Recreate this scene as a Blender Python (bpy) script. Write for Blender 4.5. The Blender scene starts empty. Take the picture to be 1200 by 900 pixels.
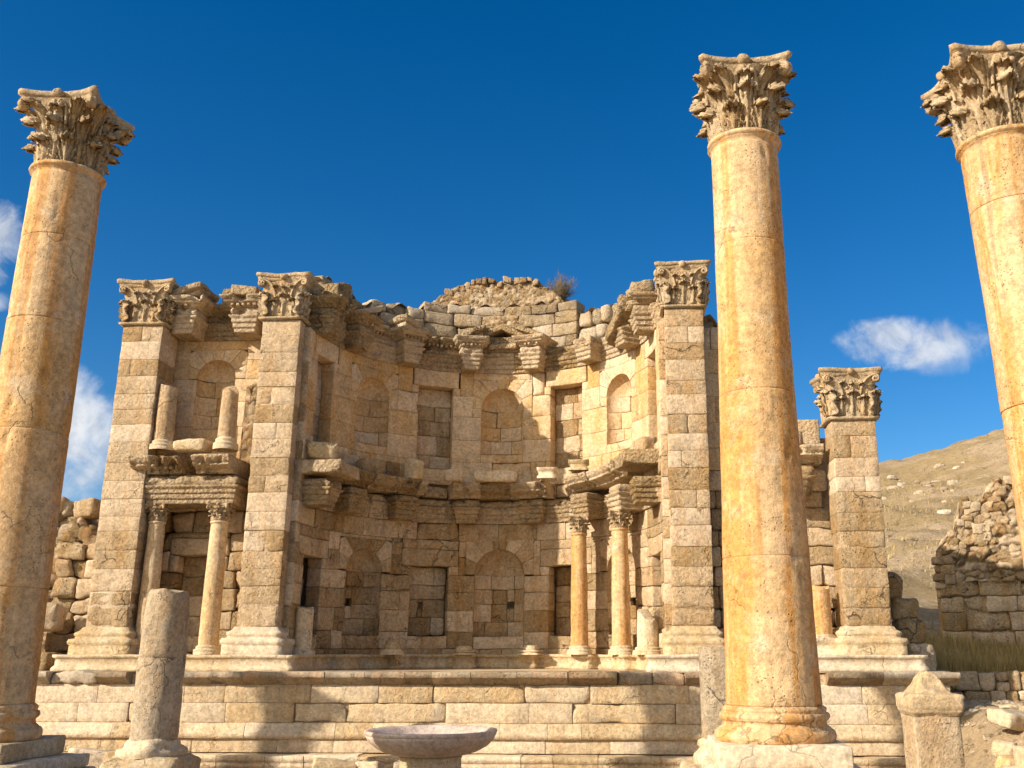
import bpy, math, random
import numpy as np

# ------------------------------------------------------------------ camera, sky, sun, exposure
scene = bpy.context.scene
C = scene.collection
R = math.radians
SUN_AZ, SUN_EL = 55.0, 26.0            # degrees to the left of the facade's normal / above the horizon
EYE = np.array([3.9, -26.0, 1.65])
PSI, PITCH, FPX, PPX = 3.0, 15.446, 1140.0, 668.0

cam_d = bpy.data.cameras.new("camera")
cam = bpy.data.objects.new("camera", cam_d); C.objects.link(cam)
cam.location = EYE
cam.rotation_euler = (R(90 + PITCH), 0, R(PSI))
cam_d.sensor_width = 36.0
cam_d.lens = FPX / 1200 * 36
cam_d.shift_x = -(PPX - 600) / 1200
cam_d.clip_end = 6000
scene.camera = cam

def px_dir(x, y):
    s, p = R(PSI), R(PITCH)
    f = np.array([-math.sin(s) * math.cos(p), math.cos(s) * math.cos(p), math.sin(p)])
    r = np.array([math.cos(s), math.sin(s), 0.0]); u = np.cross(r, f)
    d = r * (x - PPX) / FPX + u * (450 - y) / FPX + f
    return d / np.linalg.norm(d)

to_sun = np.array([-math.sin(R(SUN_AZ)) * math.cos(R(SUN_EL)), -math.cos(R(SUN_AZ)) * math.cos(R(SUN_EL)), math.sin(R(SUN_EL))])
sun_d = bpy.data.lights.new("sun", "SUN")
sun_d.energy = 4.3; sun_d.angle = R(0.53); sun_d.color = (1.0, 0.89, 0.75)
sun = bpy.data.objects.new("sun", sun_d); C.objects.link(sun)
from mathutils import Vector
sun.rotation_euler = Vector(-to_sun).to_track_quat('-Z', 'Y').to_euler()
sun.location = (-40, -40, 40)

world = bpy.data.worlds.new("World"); scene.world = world; world.use_nodes = True

class NT:
    """small helper for writing node trees"""
    def __init__(s, tree): s.t = tree; s.n = tree.nodes; s.l = tree.links
    def new(s, typ, **kw):
        n = s.n.new(typ)
        for k, v in kw.items(): setattr(n, k, v)
        return n
    def put(s, sock, v):
        if isinstance(v, bpy.types.NodeSocket): s.l.new(v, sock)
        elif v is not None:
            if isinstance(v, (tuple, list, np.ndarray)) and sock.type == 'RGBA' and len(v) == 3: v = (*v, 1)
            sock.default_value = v
    def math(s, op, a, b=None, c=None, clamp=False):
        n = s.new('ShaderNodeMath', operation=op, use_clamp=clamp)
        s.put(n.inputs[0], a); s.put(n.inputs[1], b); s.put(n.inputs[2], c); return n.outputs[0]
    def vmath(s, op, a, b=None, scale=None):
        n = s.new('ShaderNodeVectorMath', operation=op)
        s.put(n.inputs[0], a); s.put(n.inputs[1], b)
        if scale is not None: s.put(n.inputs['Scale'], scale)
        return n.outputs['Value'] if op in ('DOT_PRODUCT', 'LENGTH') else n.outputs[0]
    def noise(s, vec, scale, detail=5, rough=0.6, dist=0.0):
        n = s.new('ShaderNodeTexNoise'); s.put(n.inputs['Vector'], vec); s.put(n.inputs['Scale'], scale)
        s.put(n.inputs['Detail'], detail); s.put(n.inputs['Roughness'], rough); s.put(n.inputs['Distortion'], dist); return n.outputs['Fac']
    def ramp(s, v, a, b, c0=0.0, c1=1.0):
        n = s.new('ShaderNodeMapRange', interpolation_type='SMOOTHSTEP'); s.put(n.inputs[0], v)
        s.put(n.inputs[1], a); s.put(n.inputs[2], b); s.put(n.inputs[3], c0); s.put(n.inputs[4], c1); return n.outputs[0]
    def mix(s, f, a, b, mode='MIX'):
        n = s.new('ShaderNodeMix', data_type='RGBA', blend_type=mode); s.put(n.inputs[0], f); s.put(n.inputs[6], a); s.put(n.inputs[7], b); return n.outputs[2]

w = NT(world.node_tree); w.n.clear()
sky = w.new('ShaderNodeTexSky', sky_type='NISHITA', sun_disc=False, sun_elevation=R(SUN_EL), air_density=1.0, dust_density=0.15, ozone_density=3.5, altitude=600)
# Blender's sky puts the sun at +Y turned clockwise by sun_rotation
sky.sun_rotation = math.atan2(to_sun[0], to_sun[1])
hs = w.new('ShaderNodeHueSaturation'); hs.inputs['Saturation'].default_value = 1.36; hs.inputs['Hue'].default_value = .503; hs.inputs['Value'].default_value = 1.0
w.l.new(sky.outputs[0], hs.inputs['Color'])
tc = w.new('ShaderNodeTexCoord').outputs['Generated']
# blue sky pales round the sun; warm unseen glow added there to fill shadows
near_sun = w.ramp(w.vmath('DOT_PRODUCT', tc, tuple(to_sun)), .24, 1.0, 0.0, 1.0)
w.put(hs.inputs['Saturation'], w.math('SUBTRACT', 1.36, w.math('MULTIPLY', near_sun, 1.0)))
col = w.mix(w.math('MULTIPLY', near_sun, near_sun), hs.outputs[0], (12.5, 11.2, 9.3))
CLOUDS = [  # direction (photograph pixel), half sizes in radians, density, seed offset
    ((1065, 402), 0.072, 0.029, 0.75, 3.1), ((1115, 418), 0.05, 0.02, 0.3, 7.7),
    ((92, 505), 0.055, 0.055, 0.85, 5.3), ((70, 480), 0.06, 0.045, 0.75, 1.9), ((70, 560), 0.06, 0.03, 0.5, 8.4),
    ((-8, 288), 0.032, 0.045, 1.0, 9.9), ((-4, 352), 0.016, 0.012, 0.6, 2.2)]
for (px, py), sa, sb, dens, off in CLOUDS:
    c = px_dir(px, py); rt = np.cross(c, (0, 0, 1)); rt /= np.linalg.norm(rt); up = np.cross(rt, c)
    dc = w.vmath('DOT_PRODUCT', tc, tuple(c))
    a = w.math('DIVIDE', w.vmath('DOT_PRODUCT', tc, tuple(rt / sa)), dc)
    b = w.math('DIVIDE', w.vmath('DOT_PRODUCT', tc, tuple(up / sb)), dc)
    r2 = w.math('ADD', w.math('MULTIPLY', a, a), w.math('MULTIPLY', b, b))
    nz = w.noise(w.vmath('ADD', tc, (off, off * .7, -off)), 17.0, 9, 0.6, 0.5)
    v = w.math('ADD', w.math('SUBTRACT', 1.0, r2), w.math('MULTIPLY', w.math('SUBTRACT', nz, 0.5), 3.4))
    fac = w.ramp(v, 0.1, 1.25, 0.0, dens)
    fac = w.math('MULTIPLY', fac, w.math('GREATER_THAN', dc, 0.0))
    lit = w.ramp(w.noise(w.vmath('ADD', tc, (off, -off, off * .4 + .012)), 30.0, 7, .62, .6), .38, .62)
    col = w.mix(fac, col, w.mix(lit, (4.7, 5.0, 5.6), (7.0, 7.1, 7.2)))
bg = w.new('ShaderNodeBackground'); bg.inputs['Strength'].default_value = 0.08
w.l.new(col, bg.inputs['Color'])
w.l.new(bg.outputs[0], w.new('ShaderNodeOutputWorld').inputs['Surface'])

scene.view_settings.view_transform = 'Standard'
scene.view_settings.look = 'None'
scene.view_settings.gamma = 1.0
scene.view_settings.use_curve_mapping = False
scene.view_settings.exposure = 0.72
scene.cycles.max_bounces = 8
scene.cycles.diffuse_bounces = 6

# ------------------------------------------------------------------ numeric helpers
def _h(i, j, k, s):
    h = (i.astype(np.int64) * 374761393 + j.astype(np.int64) * 668265263 + k.astype(np.int64) * 2147483647 + s * 974634777) & 0xffffffff
    h = ((h ^ (h >> 13)) * 1274126177) & 0xffffffff
    h = ((h ^ (h >> 16)) * 2246822519) & 0xffffffff
    return ((h ^ (h >> 15)) & 0xffffff) / float(0xffffff)

def vnoise(p, seed=0):
    """value noise in -1..1"""
    p = np.asarray(p, float); i = np.floor(p).astype(np.int64); f = p - i; f = f * f * (3 - 2 * f)
    out = 0
    for dx in (0, 1):
        for dy in (0, 1):
            for dz in (0, 1):
                wt = (f[:, 0] if dx else 1 - f[:, 0]) * (f[:, 1] if dy else 1 - f[:, 1]) * (f[:, 2] if dz else 1 - f[:, 2])
                out = out + wt * _h(i[:, 0] + dx, i[:, 1] + dy, i[:, 2] + dz, seed)
    return out * 2 - 1

def fbm(p, seed=0, octs=4, gain=0.5):
    a, t, q = 1.0, 0, np.asarray(p, float)
    for o in range(octs): t = t + a * vnoise(q, seed + o); a *= gain; q = q * 2.03 + 7.1
    return t

def worley(p, seed=0):
    """F1, F2 and the id (0..1) of the nearest cell"""
    p = np.asarray(p, float); i = np.floor(p).astype(np.int64)
    f1 = np.full(len(p), 9.0); f2 = np.full(len(p), 9.0); cid = np.zeros(len(p))
    for dx in (-1, 0, 1):
        for dy in (-1, 0, 1):
            for dz in (-1, 0, 1):
                a, b, c = i[:, 0] + dx, i[:, 1] + dy, i[:, 2] + dz
                q = np.stack([a + .15 + .7 * _h(a, b, c, seed), b + .15 + .7 * _h(a, b, c, seed + 1), c + .15 + .7 * _h(a, b, c, seed + 2)], 1)
                d = np.linalg.norm(q - p, axis=1)
                n = d < f1
                f2 = np.where(n, f1, np.minimum(f2, d)); cid = np.where(n, _h(a, b, c, seed + 3), cid); f1 = np.where(n, d, f1)
    return f1, f2, cid

rng = random.Random(11)
U = rng.uniform

def flat(origin, yaw=0.0):
    """wall frame: u along the wall, v up, w out of the wall (towards -Y when yaw is 0)"""
    o = np.array(origin, float); c, s = math.cos(yaw), math.sin(yaw)
    ud = np.array([c, s, 0]); wd = np.array([s, -c, 0]); vd = np.array([0, 0, 1.0])
    return lambda p: o + p[:, :1] * ud + p[:, 1:2] * vd + p[:, 2:3] * wd

AR, AY = 5.0, 0.4                       # radius and centre of the apse
def apse(p):
    a = p[:, 0] / AR; r = AR - p[:, 2]
    return np.stack([r * np.sin(a), AY + r * np.cos(a), p[:, 1]], 1)
A = lambda deg: R(deg) * AR             # arc length of an angle on the apse

_topo = {}
def _surface(a, b, c):
    """surface verts and quads of an a x b x c lattice"""
    if (a, b, c) in _topo: return _topo[(a, b, c)]
    idx = np.full((a, b, c), -1, int)
    g = np.stack(np.meshgrid(range(a), range(b), range(c), indexing='ij'), -1).reshape(-1, 3)
    on = (g[:, 0] == 0) | (g[:, 0] == a - 1) | (g[:, 1] == 0) | (g[:, 1] == b - 1) | (g[:, 2] == 0) | (g[:, 2] == c - 1)
    g = g[on]; idx[g[:, 0], g[:, 1], g[:, 2]] = np.arange(len(g))
    q = []
    def face(S, flip):
        S = S[:, ::-1] if flip else S
        q.append(np.stack([S[:-1, :-1], S[1:, :-1], S[1:, 1:], S[:-1, 1:]], -1).reshape(-1, 4))
    face(idx[:, :, c - 1], False); face(idx[:, :, 0], True)
    face(idx[a - 1, :, :], False); face(idx[0, :, :], True)
    face(idx[:, b - 1, :], True); face(idx[:, 0, :], False)
    _topo[(a, b, c)] = (g, np.concatenate(q)); return _topo[(a, b, c)]

class MB:
    def __init__(s): s.v = []; s.q = []; s.t = []; s.tone = []; s.amp = []; s.n = 0
    def add(s, V, quads=None, tris=None, tone=(.5, .5, .5), amp=0.0):
        V = np.asarray(V, float); n = len(V)
        s.v.append(V)
        if quads is not None and len(quads): s.q.append(np.asarray(quads, int) + s.n)
        if tris is not None and len(tris): s.t.append(np.asarray(tris, int) + s.n)
        t = np.asarray(tone, float)
        s.tone.append(np.broadcast_to(t, (n, 3)) if t.ndim == 1 else t)
        s.amp.append(np.broadcast_to(np.asarray(amp, float), (n,)))
        s.n += n
    def build(s, name, mat, parent=None, smooth=True, freq=(2.2, 8.0), loc=None):
        V = np.concatenate(s.v); amp = np.concatenate(s.amp)
        if amp.max() > 0:
            W = V if loc is None else V + np.array(loc)
            for f, g in zip(freq, (1.0, .45)):
                for k in range(3): V[:, k] += amp * g * vnoise(W * f + 13.7 * k, 31 + k)
        me = bpy.data.meshes.new(name)
        Q = np.concatenate(s.q) if s.q else np.zeros((0, 4), int)
        T = np.concatenate(s.t) if s.t else np.zeros((0, 3), int)
        me.vertices.add(len(V)); me.vertices.foreach_set('co', V.ravel())
        me.loops.add(Q.size + T.size); me.loops.foreach_set('vertex_index', np.concatenate([Q.ravel(), T.ravel()]).astype(np.int32))
        me.polygons.add(len(Q) + len(T))
        st = np.concatenate([np.arange(len(Q)) * 4, Q.size + np.arange(len(T)) * 3]).astype(np.int32)
        me.polygons.foreach_set('loop_start', st)
        me.update(calc_edges=True)
        me.polygons.foreach_set('use_smooth', np.full(len(Q) + len(T), smooth))
        at = me.color_attributes.new('tone', 'FLOAT_COLOR', 'POINT')
        t = np.concatenate(s.tone); at.data.foreach_set('color', np.concatenate([t, np.ones((len(t), 1))], 1).ravel().astype(np.float32))
        me.materials.append(mat); me.update(); me.validate()
        o = bpy.data.objects.new(name, me); C.objects.link(o)
        if loc is not None: o.location = loc
        if parent is not None:
            o.parent = parent
        return o

def tone(k=.5): return (min(1, max(0, rng.gauss(.5, .22))), U(0, 1), U(0, 1))

def stone(mb, fn, u0, u1, v0, v1, w0, w1, r=0.025, res=0.14, amp=0.012, chip=0.5, tn=None, shear=0.0, taper=0.0):
    """one block of masonry: rounded, chipped, uneven"""
    L = np.array([u1 - u0, v1 - v0, w1 - w0])
    if L.min() <= 0.01: return
    r = min(r, L.min() * .4)
    ax = []
    for k in range(3):
        n = max(1, int(round((L[k] - 2 * r) / res))); n = min(n, 14)
        ax.append(np.array([0, *np.linspace(r, L[k] - r, n + 1), L[k]]))
    g, q = _surface(*[len(a) for a in ax])
    p = np.stack([ax[k][g[:, k]] for k in range(3)], 1)
    sd = rng.randrange(1 << 20)
    rr = r * (1 + chip * 2.2 * np.maximum(0, vnoise(p * 4.5 + sd * .013, sd)) ** 1.2)
    rr = np.minimum(rr, L.min() * .45)[:, None]
    c = np.clip(p, rr, L - rr); d = p - c; nd = np.linalg.norm(d, axis=1, keepdims=True)
    p = np.where(nd > 1e-9, c + d / np.maximum(nd, 1e-9) * np.minimum(nd, rr), p)
    if taper:
        k = 1 - taper * (p[:, 1:2] / L[1]); m = L / 2
        p = np.concatenate([(p[:, :1] - m[0]) * k + m[0], p[:, 1:2], (p[:, 2:3] - m[2]) * k + m[2]], 1)
    if shear: p[:, 1] += shear * (p[:, 0] - L[0] / 2)
    mb.add(fn(p + np.array([u0, v0, w0])), q, tone=tn or tone(), amp=amp)

def courses(z0, z1, h=.48, j=.1):
    n = max(1, int(round((z1 - z0) / h))); e = np.linspace(z0, z1, n + 1)
    for i in range(1, n): e[i] += U(-j, j) * h
    return list(zip(e[:-1], e[1:]))

def wall(mb, fn, u0, u1, z0, z1, h=.5, bl=(.6, 1.25), t=.5, openings=(), gap=.004, wob=.012, res=.15, amp=.012, r=.02, chip=.6, top=None):
    """coursed masonry between u0..u1 with rectangular gaps (openings: ua, ub, za, zb)"""
    for a, b in courses(z0, z1, h):
        segs = [(u0, u1)]
        def minus(parts, lo_, hi_):
            for ua, ub, za, zb in openings:
                if za < hi_ - .04 and zb > lo_ + .04:
                    ns = []
                    for s0, s1 in parts:
                        if ub <= s0 or ua >= s1: ns.append((s0, s1)); continue
                        if ua > s0: ns.append((s0, ua))
                        if ub < s1: ns.append((ub, s1))
                    parts = ns
            return parts
        segs = minus(segs, a, b)
        for ua, ub, za, zb in openings:
            if za < b - .04 and zb > a + .04:      # bits of the course above / below the opening
                for lo_, hi_ in ((a, za), (zb, b)):
                    if hi_ - lo_ > .06:
                        for s0, s1 in minus([(ua, ub)], lo_, hi_):
                            if s1 - s0 > .05: stone(mb, fn, s0 + gap, s1 - gap, lo_ + gap, hi_ - gap, -t, U(-wob, wob), r, res, amp, chip)
        for s0, s1 in segs:
            x = s0
            while x < s1 - 1e-6:
                e = x + U(*bl)
                if s1 - e < bl[0] * .55: e = s1
                e = min(e, s1)
                if top is None or top((x + e) / 2) > b - .1:
                    q_ = rng.random()
                    if q_ < .13: stone(mb, fn, x + gap, e - gap, a + gap, b - gap, -t, U(-wob, wob) - .012, max(r * 2.2, .045), res * .75, amp * 1.8, 1.8)
                    else: stone(mb, fn, x + gap, e - gap, a + gap, b - gap, -t, U(-wob, wob), r, res, amp, chip)
                x = e

def backing(mb, fn, u0, u1, z0, z1, w, nu=24, nz=2):
    """plain face behind the joints"""
    u, v = np.meshgrid(np.linspace(u0, u1, nu + 1), np.linspace(z0, z1, nz + 1), indexing='ij')
    V = fn(np.stack([u.ravel(), v.ravel(), np.full(u.size, w)], 1))
    grid(mb, V, nu + 1, nz + 1, tone=(.3, .5, .5))

def grid(mb, V, nu, nv, wrap_u=False, flip=False, **kw):
    I = np.arange(nu * nv).reshape(nu, nv)
    if wrap_u: I = np.concatenate([I, I[:1]], 0)
    q = np.stack([I[:-1, :-1], I[1:, :-1], I[1:, 1:], I[:-1, 1:]], -1).reshape(-1, 4)
    mb.add(V, q[:, ::-1] if flip else q, **kw)

def arch_ring(mb, fn, uc, zs, r, b, t=.5, n=7):
    """voussoirs filling the rectangle round a semicircular head"""
    H = r + b
    def f(p):
        th = math.pi - p[:, 0] / (r + b * .5); s = np.clip(p[:, 1] / b, 0, 1)
        c, sn = np.cos(th), np.maximum(np.sin(th), 1e-6)
        lim = np.minimum(H / np.maximum(np.abs(c), 1e-6), H / sn)
        d = r + s * (lim - r)
        return fn(np.stack([uc + d * c, zs + d * sn, p[:, 2]], 1))
    Lt = math.pi * (r + b * .5)
    for k in range(n):
        stone(mb, f, Lt * k / n + .004, Lt * (k + 1) / n - .004, 0, b, -t, U(-.008, .008), .008, .10, .006, .3)

def niche_round(mb, fn, uc, r, z0, zs, depth=.5, hole=None):
    """curved back and half dome of an arched niche"""
    Ls = math.pi * (r + depth) / 2
    def f(p):
        th = math.pi * p[:, 0] / Ls
        return fn(np.stack([uc - r * np.cos(th), p[:, 1], -depth * np.sin(th) + p[:, 2]], 1))
    wall(mb, f, 0, Ls, z0, zs, .48, (.5, .95), .16, [] if hole is None else [(Ls * .5 + hole - .10, Ls * .5 + hole + .10, 3.02, 3.24)], res=.12, amp=.012, r=.016, chip=1.2, wob=.01)
    n, m = 29, 15
    th, ph = np.meshgrid(np.linspace(0, math.pi, n), np.linspace(0, math.pi / 2, m), indexing='ij')
    gro = .012 * (np.abs(np.sin(th * 3.5)) < .12)
    rz = np.cos(ph) * (1 + gro)
    V = fn(np.stack([(uc - r * rz * np.cos(th)).ravel(), (zs + r * np.sin(ph)).ravel(), (-depth * rz * np.sin(th)).ravel()], 1))
    tn = np.stack([.5 + .3 * np.sin(np.floor(th.ravel() * 3.5 / math.pi) * 2.4), .5 + .4 * np.cos(np.floor(th.ravel() * 3.5 / math.pi) * 5.1), np.full(th.size, .5)], 1)
    grid(mb, V, n, m, tone=tn, amp=.008)
    V = fn(np.array([[uc - r, z0, 0], [uc + r, z0, 0], [uc + r, z0, -depth], [uc - r, z0, -depth]], float))
    mb.add(V, [[0, 1, 2, 3]])

def niche_rect(mb, fn, ua, ub, z0, z1, depth=.5, rough=.02, hole=None):
    f = lambda p: fn(p + np.array([0, 0, -depth]))
    wall(mb, f, ua, ub, z0, z1, .55, (.5, 1.0), .2, [] if hole is None else [((ua + ub) / 2 + hole - .08, (ua + ub) / 2 + hole + .08, 3.02, 3.2)], wob=rough, amp=.01 + rough * .5, res=.12, chip=.8)
    V = fn(np.array([[ua, z0, 0], [ub, z0, 0], [ub, z0, -depth], [ua, z0, -depth]], float))
    mb.add(V, [[0, 1, 2, 3]])

def sweep(mb, fn, path, prof, res=.14, amp=.012, tn=None, carve=None):
    """moulding: the profile (out, z) carried along a plan path of (u, w) points with mitred corners"""
    P = np.array(path, float); n = len(P)
    seg = P[1:] - P[:-1]; nr = np.stack([seg[:, 1], -seg[:, 0]], 1) * -1; nr /= np.linalg.norm(nr, axis=1, keepdims=True)
    off = np.zeros_like(P)
    for i in range(n):
        a = nr[max(i - 1, 0)]; b = nr[min(i, n - 2)]; off[i] = (a + b) / (1 + a @ b)
    pts, offs = [P[0]], [off[0]]
    for i in range(n - 1):
        k = max(1, int(round(np.linalg.norm(seg[i]) / res)))
        for j in range(1, k + 1): pts.append(P[i] + seg[i] * j / k); offs.append(off[i] + (off[i + 1] - off[i]) * j / k)
    pts, offs = np.array(pts), np.array(offs)
    pr = [prof[0]]
    for a, b in zip(prof[:-1], prof[1:]):
        d = math.hypot(b[0] - a[0], b[1] - a[1]); k = max(1, int(d / (res * .8)))
        for j in range(1, k + 1): pr.append((a[0] + (b[0] - a[0]) * j / k, a[1] + (b[1] - a[1]) * j / k))
    pr = np.array(pr); m = len(pr); N = len(pts)
    uw = pts[:, None, :] + offs[:, None, :] * pr[None, :, :1]
    V = np.concatenate([uw[:, :, :1], np.broadcast_to(pr[None, :, 1:], (N, m, 1)), uw[:, :, 1:]], 2).reshape(-1, 3)
    t = tn or tone()
    if carve:                                # carved bands: scrolls on the frieze, ticks on the cornice
        z0, sc, am = carve; h_ = (V[:, 1] - z0) / sc
        q = np.stack([V[:, 0] * 9 + V[:, 2] * 9, V[:, 1] * 11, V[:, 2] * 0 + z0], 1)
        V[:, 2] += am * vnoise(q, 91) * ((h_ > .66) & (h_ < .93)) * (V[:, 2] > -.05)
        er = fbm(np.stack([V[:, 0] * 2.4, V[:, 1] * 2.4, V[:, 0] * 0 + z0 * 3.1], 1), 61, 4, .6)
        V[:, 2] -= np.maximum(0, er - .42) * .42 * np.clip((h_ - .45) * 2.5, 0, 1) * np.clip(V[:, 2] * 6, 0, 1)
        s1 = V[:, 0] + V[:, 2] * .9
        tick = lambda per, duty: (np.mod(s1 / per, 1) < duty)
        V[:, 2] -= am * .55 * tick(.125, .4) * (h_ > 1.095) * (h_ < 1.30) * (V[:, 2] > .05)
        for b0, b1 in ((.155, .20), (.345, .39), (.53, .64)): V[:, 2] -= am * .45 * tick(.09, .45) * (h_ > b0) * (h_ < b1) * (V[:, 2] > -.05)
    grid(mb, fn(V), N, m, tone=t, amp=amp)
    if len(path) == 2:                       # ends
        for e, fl in ((0, True), (N - 1, False)):
            L = V.reshape(N, m, 3)[e]; back = L.copy(); back[:, 2] = min(L[:, 2].min(), pts[:, 1].min()) - .02
            grid(mb, fn(np.concatenate([L, back])), 2, m, flip=not fl, tone=t, amp=amp)
    return pr

def fill_quad(mb, fn, u0, u1, w0, w1, z, up=True, tn=(.5, .5, .5), amp=.01, n=6):
    u, ww = np.meshgrid(np.linspace(u0, u1, n), np.linspace(w0, w1, n), indexing='ij')
    V = fn(np.stack([u.ravel(), np.full(u.size, z), ww.ravel()], 1))
    grid(mb, V, n, n, flip=up, tone=tn, amp=amp)

def lathe(mb, prof, n=48, center=(0, 0, 0), amp=0.0, tn=(.5, .5, .5), dz=.35, dents=0.0, top_cap=True, seed=0, flatsq=None):
    pr = [prof[0]]
    for a, b in zip(prof[:-1], prof[1:]):
        k = max(1, int(abs(b[1] - a[1]) / dz))
        for j in range(1, k + 1): pr.append((a[0] + (b[0] - a[0]) * j / k, a[1] + (b[1] - a[1]) * j / k))
    pr = np.array(pr); m = len(pr); th = np.linspace(0, 2 * math.pi, n, endpoint=False)
    rad = np.broadcast_to(pr[None, :, 0], (n, m)).copy(); zz = np.broadcast_to(pr[None, :, 1], (n, m))
    if dents:
        q = np.stack([(np.cos(th)[:, None] * rad).ravel(), (np.sin(th)[:, None] * rad).ravel(), zz.ravel() * .8], 1) * 5.0 + seed
        rad -= dents * np.maximum(0, fbm(q, seed, 3).reshape(n, m) - .62)
    V = np.stack([(rad * np.cos(th)[:, None]).ravel(), (rad * np.sin(th)[:, None]).ravel(), zz.ravel()], 1) + np.array(center)
    grid(mb, V, n, m, wrap_u=True, tone=tn, amp=amp)
    if top_cap:
        I0 = mb.n
        ring = V.reshape(n, m, 3)[:, -1]; c = ring.mean(0)
        mb.add(np.concatenate([ring, [c]]), tris=[[i, (i + 1) % n, n] for i in range(n)], tone=tn, amp=amp)

# ------------------------------------------------------------------ materials (all node based)
def stone_mat(name, c1, c2, stain, orange=None, or_amt=.5, stain_amt=.5, streak=(2.2, 2.2, .35), tone_var=.35, pit=.5, bump=.5, fine=34.0, grey=(.33, .30, .26), grey_amt=.3, big=.8, or_lo=.48, carve=0.0, cscale=9.0, rough=.9):
    m = bpy.data.materials.new(name); m.use_nodes = True; t = NT(m.node_tree); t.n.clear()
    pos = t.new('ShaderNodeNewGeometry').outputs['Position']
    att = t.new('ShaderNodeAttribute', attribute_name='tone'); sep = t.new('ShaderNodeSeparateColor'); t.l.new(att.outputs['Color'], sep.inputs[0])
    tr, tg, tb = sep.outputs
    jig = t.vmath('ADD', pos, t.vmath('SCALE', att.outputs['Color'], scale=.22))
    n1 = t.noise(jig, big, 6, .62)
    n2 = t.noise(jig, 4.2, 8, .68)
    n3 = t.noise(pos, fine, 6, .7)
    n4 = t.noise(t.vmath('ADD', pos, (4.4, 1.1, 7.7)), 12.5, 8, .74)
    f = t.ramp(t.math('ADD', t.math('MULTIPLY', n1, .88), t.math('MULTIPLY', tg, .12)), .34, .66)
    c = t.mix(f, c1, c2)
    st = t.vmath('MULTIPLY', jig, streak)
    if orange:
        o = t.noise(t.vmath('ADD', st, (5.1, 2.2, 9.3)), 1.1, 7, .66, .3)
        c = t.mix(t.ramp(t.math('ADD', o, t.math('MULTIPLY', t.math('SUBTRACT', tb, .5), .08)), or_lo, or_lo + .13, 0, or_amt), c, orange)
    g = t.noise(t.vmath('ADD', jig, (3.3, 8.1, 1.2)), 1.9, 8, .7)
    c = t.mix(t.ramp(g, .52, .74, 0, grey_amt), c, grey)
    s = t.noise(t.vmath('ADD', st, (1.7, 9.2, 4.4)), 1.7, 7, .66)
    c = t.mix(t.ramp(s, .53, .76, 0, stain_amt), c, stain)
    grain = t.math('ADD', t.math('ADD', .52, t.math('MULTIPLY', t.ramp(n2, .30, .70), .28)), t.math('ADD', t.math('MULTIPLY', t.ramp(n4, .34, .66), .46), t.math('MULTIPLY', t.ramp(n3, .32, .68), .24)))
    k = t.math('MULTIPLY', t.math('ADD', 1.0, t.math('MULTIPLY', t.math('SUBTRACT', tr, .5), tone_var * 2)), grain)
    vo = t.new('ShaderNodeTexVoronoi', feature='F1'); t.put(vo.inputs['Vector'], t.vmath('ADD', pos, t.vmath('SCALE', t.new('ShaderNodeCombineXYZ').outputs[0], scale=0.0))); t.put(vo.inputs['Scale'], 21.0); t.put(vo.inputs['Randomness'], 1.0)
    pm = t.ramp(t.noise(pos, 2.7, 4, .6), .45, .68)
    wp = t.new('ShaderNodeTexNoise'); t.put(wp.inputs['Vector'], pos); t.put(wp.inputs['Scale'], 2.3); t.put(wp.inputs['Detail'], 4.0)
    ve = t.new('ShaderNodeTexVoronoi', feature='DISTANCE_TO_EDGE'); t.put(ve.inputs['Vector'], t.vmath('ADD', pos, t.vmath('SCALE', wp.outputs['Color'], scale=.7))); t.put(ve.inputs['Scale'], .75)
    crack = t.math('MULTIPLY', t.ramp(ve.outputs['Distance'], .011, .002), t.ramp(t.noise(t.vmath('ADD', pos, (2.2, 6.1, 4.9)), 1.1, 3, .5), .50, .60))
    pits = t.math('MULTIPLY', t.ramp(vo.outputs['Distance'], .33, .12), pm)
    k = t.math('MULTIPLY', t.math('MULTIPLY', k, t.math('SUBTRACT', 1.0, t.math('MULTIPLY', pits, pit))), t.math('SUBTRACT', 1.0, t.math('MULTIPLY', crack, .42)))
    hsv = t.new('ShaderNodeHueSaturation'); t.put(hsv.inputs['Color'], c); t.put(hsv.inputs['Value'], k)
    t.put(hsv.inputs['Saturation'], t.math('ADD', .86, t.math('MULTIPLY', tb, .28)))
    h = t.math('ADD', t.math('ADD', t.math('ADD', t.math('MULTIPLY', n2, 1.0), t.math('MULTIPLY', n3, .4)), t.math('MULTIPLY', n4, .9)), t.math('ADD', t.math('MULTIPLY', pits, -.7), t.math('MULTIPLY', crack, -.8)))
    if carve:
        cv = t.new('ShaderNodeTexVoronoi', feature='SMOOTH_F1'); t.put(cv.inputs['Vector'], t.vmath('ADD', pos, t.vmath('SCALE', t.new('ShaderNodeTexNoise').outputs['Color'], scale=.0))); t.put(cv.inputs['Scale'], cscale)
        h = t.math('ADD', h, t.math('MULTIPLY', cv.outputs['Distance'], carve))
    b = t.new('ShaderNodeBump'); t.put(b.inputs['Height'], h); t.put(b.inputs['Strength'], t.math('MULTIPLY', t.math('ADD', .45, t.math('MULTIPLY', tb, 1.2)), bump)); t.put(b.inputs['Distance'], .09)
    p = t.new('ShaderNodeBsdfPrincipled'); t.put(p.inputs['Base Color'], hsv.outputs[0]); t.put(p.inputs['Roughness'], rough)
    p.inputs['Specular IOR Level'].default_value = .25
    t.l.new(b.outputs[0], p.inputs['Normal'])
    t.l.new(p.outputs[0], t.new('ShaderNodeOutputMaterial').inputs[0])
    return m

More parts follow.
